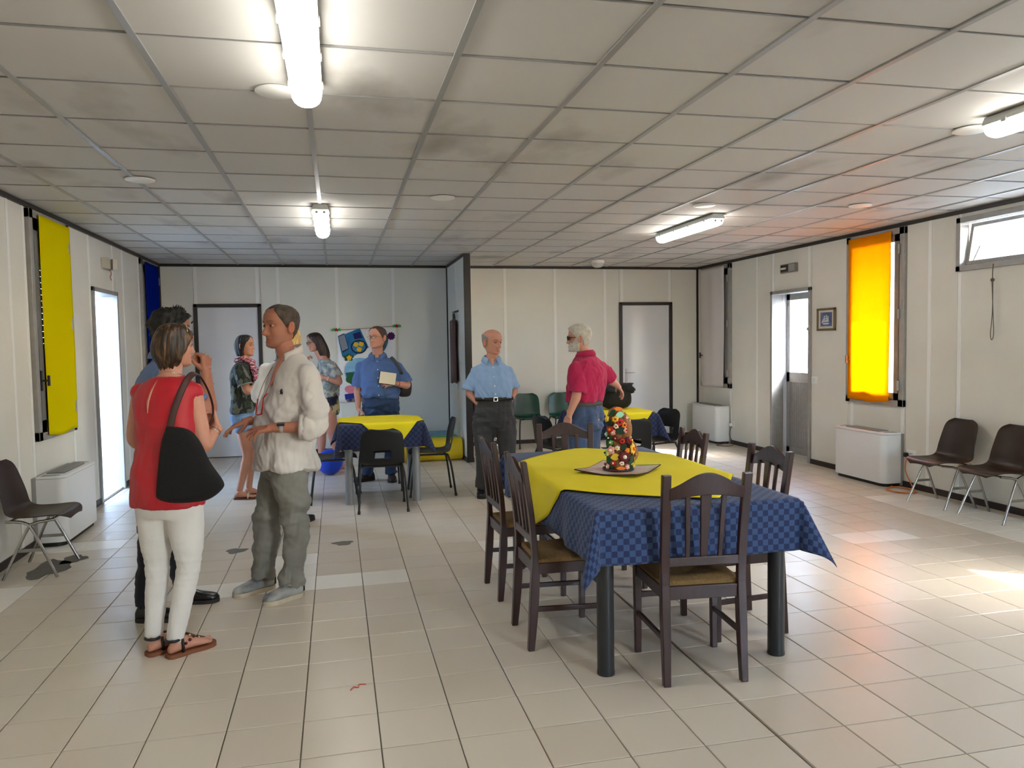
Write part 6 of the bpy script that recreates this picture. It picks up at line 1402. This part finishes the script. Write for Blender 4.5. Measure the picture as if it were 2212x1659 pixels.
P.cloth('blouse', mb, blend_mat('grey_print', [(96, 104, 104), (140, 146, 142), (116, 130, 132), (176, 172, 166)], 16), voxel=.011, folds=[(62, (30, 30, 20), 0.0102, None)])
wristband(P, Larm, .93, .029, .012, mat('band_white', (220, 210, 205), .6), 'bracelet')
H = P.head((-.258, 9.752, 1.592), .222, -108*D2R, .22, fem=1, jaw=.93, nose=.9, browc=(.25, .2, .18), ears=False)
rows = [(.122, .006, .006, .006, .0), (.116, .042, .036, .045, .0), (.10, .072, .066, .080, .15), (.07, .090, .086, .104, .5), (.03, .098, .084, .120, .85), (-.02, .099, .066, .132, 1.15), (-.07, .096, .045, .142, 1.35), (-.13, .092, .02, .150, 1.5), (-.19, .086, -.005, .150, 1.6), (-.24, .070, -.03, .140, 1.7)]
P.hair(hair_loft(rows, 12, .02), streak_mat('hair_dark_brown', (24, 14, 14), (58, 34, 30), .4)); glasses(P, m_black, .0022, .024, .016, mat('lens_clear', (240, 240, 245), .05, alpha=.15))
for hl, to in (((-.185, 9.755), (-.385, 9.715)), ((.075, 9.655), (-.12, 9.61))):
    a, b = P.foot(hl, to, .040, .018); d = (b-a)/np.linalg.norm(b-a); sd = np.array((-d[1], d[0], 0)); L = np.linalg.norm(b-a); so = MB()
    so.loft([[np.array((a[0], a[1], 0))+d*L*t+sd*w*.046*q+np.array((0, 0, zz)) for q, zz in ((-1, 0), (1, 0), (1, .016), (-1, .016))] for t, w in ((-.03, .5), (.1, .75), (.45, .78), (.75, 1.), (1.0, .7), (1.04, .3))]); P.mpart('sandal', so, mat('sandal_pink', (200, 140, 130), .6), smooth=.8)
P.finish()

# ---- man with the notebook
P = Person((.43, 8.72), 'person in a blue shirt and jeans holding a notebook behind the far table', m_skin_lt); yaw = 190*D2R
sp = [(.475, 8.70, .8), (.475, 8.70, 1.05), (.468, 8.71, 1.25), (.452, 8.735, 1.41)]
top = [(.955, .205, .165, .13), (.99, .214, .178, .135), (1.06, .214, .178, .135), (1.15, .208, .168, .13), (1.25, .205, .142, .13), (1.325, .198, .11, .12), (1.375, .16, .085, .10), (1.41, .10, .064, .076), (1.43, .082, .060, .066)]
hips = [(.76, .165, .12, .12), (.84, .198, .145, .14), (.92, .203, .150, .135), (1.0, .20, .148, .128)]
legs = [((.375, 8.72, .84), (.350, 8.73, .47), (.300, 8.775, .085)), ((.575, 8.69, .84), (.575, 8.69, .47), (.572, 8.735, .085))]
P.trunk(sp, yaw, shrink(hips[:2], .025)+shrink(top[2:], .022)+[(1.46, .060, .058, .058)], legs, (), neck=((.452, 8.735, 1.385), (.452, 8.72, 1.54), .062))
P.trouser(legs, sp, yaw, hips, [.110, .098, .078, .072, .070], cloth_m('blue_denim', (36, 58, 94), var=.25, vscale=6), name='jeans', folds=[(71, (36, 36, 80), 0.0085, lambda V: .4+np.exp(-((V[:, 2]-.12)/.1)**2)+np.exp(-((V[:, 2]-.8)/.1)**2))])
Rarm, _ = P.arm((.268, 8.755, 1.298), (.222, 8.765, 1.035), (.222, 8.705, .845), (.08, -.12, -1), (.9, 0, .1), True, k=1.05, hk=1.0, curl=(.5, .7, .4), per=[(.7, .9, .5), (.7, .9, .5), (.8, .9, .5), (.8, .9, .5)], thumb=.5)
Larm, _ = P.arm((.660, 8.685, 1.298), (.775, 8.665, 1.080), (.625, 8.500, 1.115), (-1, -.12, .02), (.1, .7, -.55), False, k=1.05, hk=1.0, curl=(.35, .5, .4), thumb=.1)
m_bs2 = cloth_m('blue_linen', (72, 100, 150), vscale=14); mb = MB(); mb.loft(torso(sp, yaw, top))
for Q in (Rarm, Larm): P.sleeve(mb, Q, .40, ease=.018, flare=.012, k=1.05)
P.cloth('shirt', mb, m_bs2, folds=[(72, (40, 40, 40), 0.0102, lambda V: SM(1.1, .95, V[:, 2])+.35), (73, (26, 26, 14), 0.0085, None)])
collar(P, (.452, 8.732, 1.412), yaw, .072, .042, m_bs2, .32, .035, .026, pitch=.22); placket(P, sp, yaw, top, .97, 1.40, m_bs2); buttons(P, sp, yaw, top, (1.36, 1.27, 1.18, 1.09, .99), m_plast)
bb = MB(); 
pk = MB(); R, Fd = ori(yaw)
H = P.head((.452, 8.695, 1.626), .244, 222*D2R, .02, jaw=1.15, wide=1.05, nose=.95, stubble=.0, browc=(.6, .5, .45))
P.hair(hair_cap(H, 'receding', .006, 4, .3, wide=1.05), mat('hair_short_brown', (74, 54, 42), .6, var=.3, vscale=30, bump=.5, bscale=200)); glasses(P, mat('gold_rim', (150, 110, 70), .3, metal=.8), .0016, .023, .015, MATS['lens_clear'])
c, ax_ = wristband(P, Larm, .95, .0310, .014, mat('watch_leather', (56, 22, 22), .5), 'watch_strap'); wf_ = MB(); d_ = np.array((-.25, -.96, .1)); wf_.cyl(tuple(c+d_*.026), tuple(c+d_*.036), .019, 20); P.mpart('watch_face', wf_, mat('watch_dial', (220, 205, 170), .3), smooth=.6)
m_shoe_br = mat('brown_suede', (54, 44, 38), .8); P.shoe((.385, 8.83), (.155, 8.715), m_shoe_br, m_sole_d, .05, .09, .024); P.shoe((.572, 8.82), (.575, 8.555), m_shoe_br, m_sole_d, .05, .09, .024); P.finish()
nb = empty('notebook', (.535, 8.462, 1.175), label='notebook with cream pages held in front of the blue shirt', cat='notebook'); Rn = Matrix.Rotation(.16, 3, 'Y') @ Matrix.Rotation(-.14, 3, 'Z')
MB().box((0, 0, 0), (.185, .010, .135), Rn).build('cover', m_black, nb, bevel=.002); MB().box((.006, -.012, .003), (.175, .014, .128), Rn).build('pages', mat('cream_paper', (222, 212, 190), .8), nb, bevel=.002)
pn = empty('pen', (.215, 8.655, .745), label='slim pen in the lowered hand of the person with the notebook', cat='pen'); MB().cyl((-.05, -.01, -.07), (.03, 0, .05), .0042, 10).build('barrel', m_alu_d, pn, smooth=1); MB().cyl((-.056, -.011, -.079), (-.05, -.01, -.07), .001, 10, .004).build('tip', m_black, pn)
sb = empty('shoulder_bag', (.745, 8.78, .96), label='dark shoulder bag behind the arm of the person with the notebook', cat='bag')
bo = np.array((.745, 8.78, .96)); lump('bag_body', (0, 0, .10), (.085, .055, .115), 21, sb, mat('dark_bag', (36, 32, 32), .6), ruff=.05)
MB().loft(tube_rings(spline([np.array(p)-bo for p in ((.72, 8.74, 1.10), (.705, 8.60, 1.22), (.672, 8.575, 1.30), (.628, 8.61, 1.372), (.60, 8.71, 1.402), (.62, 8.80, 1.37), (.70, 8.86, 1.22), (.75, 8.84, 1.08))], 40), np.array([(.003, .017)]*41), 10, up0=(0, -1, .3))).build('strap', mat('strap_grey', (60, 66, 68), .7), sb, smooth=4)

# ---- man in the light blue shirt, hands in his pockets
P = Person((1.54, 7.53), 'person in a light blue short sleeved shirt with hands in the pockets', m_skin_lt); yaw = 186*D2R
sp = [(1.535, 7.52, .75), (1.535, 7.52, 1.0), (1.525, 7.53, 1.2), (1.522, 7.55, 1.37)]
top = [(.985, .180, .145, .125), (1.02, .188, .158, .128), (1.10, .192, .155, .13), (1.19, .196, .138, .128), (1.27, .192, .11, .122), (1.325, .158, .084, .10), (1.362, .10, .064, .076), (1.385, .082, .06, .066)]
hips = [(.70, .165, .115, .115), (.78, .192, .135, .135), (.88, .196, .14, .13), (.97, .185, .14, .122), (1.03, .182, .14, .12)]
legs = [((1.435, 7.53, .80), (1.425, 7.53, .45), (1.40, 7.555, .075)), ((1.64, 7.50, .80), (1.655, 7.50, .45), (1.675, 7.52, .075))]
P.trunk(sp, yaw, shrink(hips[:2], .025)+shrink(top[1:], .022)+[(1.42, .058, .056, .056)], legs, (), neck=((1.522, 7.55, 1.345), (1.535, 7.535, 1.48), .060))
P.trouser(legs, sp, yaw, hips, [.112, .104, .086, .078, .076], cloth_m('grey_wool', (62, 62, 64), var=.1), folds=[(81, (30, 30, 70), 0.0102, lambda V: np.exp(-((V[:, 2]-.78)/.12)**2)+.4), (82, (24, 24, 10), 0.0085, None)])
Rarm, _ = P.arm((1.364, 7.58, 1.258), (1.298, 7.605, 1.045), (1.375, 7.515, .935), (.25, .0, -.95), (.85, .1, .1), True, k=1.02, curl=(.3, .3, .2)); Larm, _ = P.arm((1.688, 7.52, 1.258), (1.745, 7.535, 1.06), (1.688, 7.472, .955), (-.18, .05, -.97), (-.85, 0, .1), False, k=1.02, curl=(.3, .3, .2))
m_ls = cloth_m('light_blue_cotton', (140, 170, 208), vscale=18); mb = MB(); mb.loft(torso(sp, yaw, top))
for Q in (Rarm, Larm): P.sleeve(mb, Q, .40, ease=.018, flare=.012, k=1.0)
P.cloth('shirt', mb, m_ls, folds=[(83, (40, 40, 36), 0.0102, lambda V: SM(1.15, 1.0, V[:, 2])+.3), (84, (24, 24, 16), 0.0085, None)]); collar(P, (1.522, 7.548, 1.366), yaw, .072, .044, m_ls, .55, .04, .024, pitch=.24); chest_v(P, sp, yaw, top, 1.385, 1.315, .034, m_sk2); placket(P, sp, yaw, top, 1.0, 1.315, m_ls); buttons(P, sp, yaw, top, (1.30, 1.21, 1.12, 1.04), m_plast)
bt = ringband(spine_at(sp, 1.0), yaw, .196, .160, .134, .972, 1.006); o = P.mpart('belt', bt, m_strap); o.modifiers.new('t', 'SOLIDIFY').thickness = .004
R, Fd = ori(yaw); bk = MB(); c = spine_at(sp, .989)+Fd*.163
for sx in (-1, 1): bk.box(tuple(c+R*sx*.018), (.005, .008, .038))
for sz in (-1, 1): bk.box(tuple(c+np.array((0, 0, sz*.017))), (.04, .008, .005))
P.mpart('buckle', bk, m_metal, o, smooth=.5); wristband(P, Larm, .93, .031, .022, m_metal, 'watch')
H = P.head((1.530, 7.535, 1.553), .252, 146*D2R, .12, jaw=1.10, wide=1.02, nose=1.15, browc=(.55, .5, .48))
P.hair(hair_cap(H, 'bald', .007, 6, .3, upper=([0, 1.0, 1.4, 1.9, 2.5, PI], [-2, -.2, .40, .52, .58, .62]), wide=1.02), mat('hair_grey', (142, 138, 134), .7, var=.25, vscale=40, bump=.5, bscale=200))
P.shoe((1.395, 7.64), (1.375, 7.375), m_shoe_b, m_sole_d, .05, .088, .024); P.shoe((1.675, 7.61), (1.70, 7.345), m_shoe_b, m_sole_d, .05, .088, .024); P.finish()

# ---- man in the magenta polo shirt
P = Person((2.2, 6.66), 'person in a magenta polo shirt and jeans, turned away with one arm out', m_skin_lt); yaw = -38*D2R
sp = [(2.205, 6.65, .8), (2.215, 6.65, 1.0), (2.245, 6.655, 1.25), (2.225, 6.68, 1.42)]
top = [(.995, .178, .165, .128), (1.04, .186, .172, .132), (1.13, .192, .168, .138), (1.23, .200, .148, .140), (1.31, .200, .118, .130), (1.365, .170, .088, .108), (1.405, .11, .066, .082), (1.43, .08, .058, .066)]
hips = [(.74, .155, .11, .12), (.83, .176, .125, .148), (.92, .176, .13, .138), (1.0, .168, .135, .118), (1.04, .168, .135, .118)]
legs = [((2.125, 6.60, .84), (2.12, 6.61, .47), (2.125, 6.58, .08)), ((2.28, 6.72, .84), (2.28, 6.73, .47), (2.285, 6.70, .08))]
P.trunk(sp, yaw, shrink(hips[:2], .022)+shrink(top[1:], .022)+[(1.46, .058, .055, .056)], legs, (), neck=((2.225, 6.68, 1.385), (2.185, 6.695, 1.53), .060))
P.trouser(legs, sp, yaw, hips, [.104, .090, .074, .070, .068], cloth_m('washed_denim', (56, 74, 104), var=.3, vscale=6), name='jeans', folds=[(91, (30, 30, 50), 0.0102, lambda V: .5+np.exp(-((V[:, 2]-.8)/.1)**2)), (92, (20, 20, 14), 0.0085, None)])
Larm, _ = P.arm((2.088, 6.55, 1.298), (2.078, 6.495, 1.065), (2.020, 6.535, .895), (-.18, .12, -1), (.75, .5, 0), False, k=1.04, curl=(.4, .5, .3)); Rarm, _ = P.arm((2.402, 6.755, 1.298), (2.515, 6.83, 1.175), (2.612, 6.875, 1.115), (.55, .25, -.75), (-.6, .1, -.5), True, k=1.04, hk=.95, curl=(.3, .4, .3))
m_polo = cloth_m('magenta_pique', (166, 14, 68), .9); mb = MB(); mb.loft(torso(sp, yaw, top))
for Q in (Larm, Rarm): P.sleeve(mb, Q, .42, ease=.022, flare=.012, k=1.04)
P.cloth('polo_shirt', mb, m_polo, folds=[(93, (30, 30, 16), 0.0102, lambda V: SM(1.35, 1.05, V[:, 2])+.2), (94, (50, 50, 34), 0.0051, None)]); collar(P, (2.222, 6.68, 1.41), yaw, .070, .042, m_polo, .35, .03, .020, pitch=.2)
bt = ringband(spine_at(sp, .985), yaw, .178, .146, .130, .962, .996); o = P.mpart('belt', bt, mat('olive_belt', (70, 66, 54), .7)); o.modifiers.new('t', 'SOLIDIFY').thickness = .004
H = P.head((2.168, 6.70, 1.574), .244, -72*D2R, .03, jaw=1.1, wide=1.02, nose=1.0, browc=(.8, .78, .76))
m_wh = mat('hair_white', (200, 194, 182), .7, var=.25, vscale=30, bump=.7, bscale=160); P.hair(hair_cap(H, 'full', .013, 7, .35, wide=1.02), m_wh); P.hair(hair_cap(H, 'full', .010, 15, .3, beard=-.42, jaw=1.1, wide=1.02), m_wh, 'beard')
glasses(P, m_black, .0024, .026, .019, mat('dark_shade', (14, 14, 16), .1)); P.shoe((2.185, 6.50), (2.02, 6.71), m_shoe_br, m_sole_d, .05, .088, .024); P.shoe((2.345, 6.625), (2.18, 6.835), m_shoe_br, m_sole_d, .05, .088, .024); P.finish()
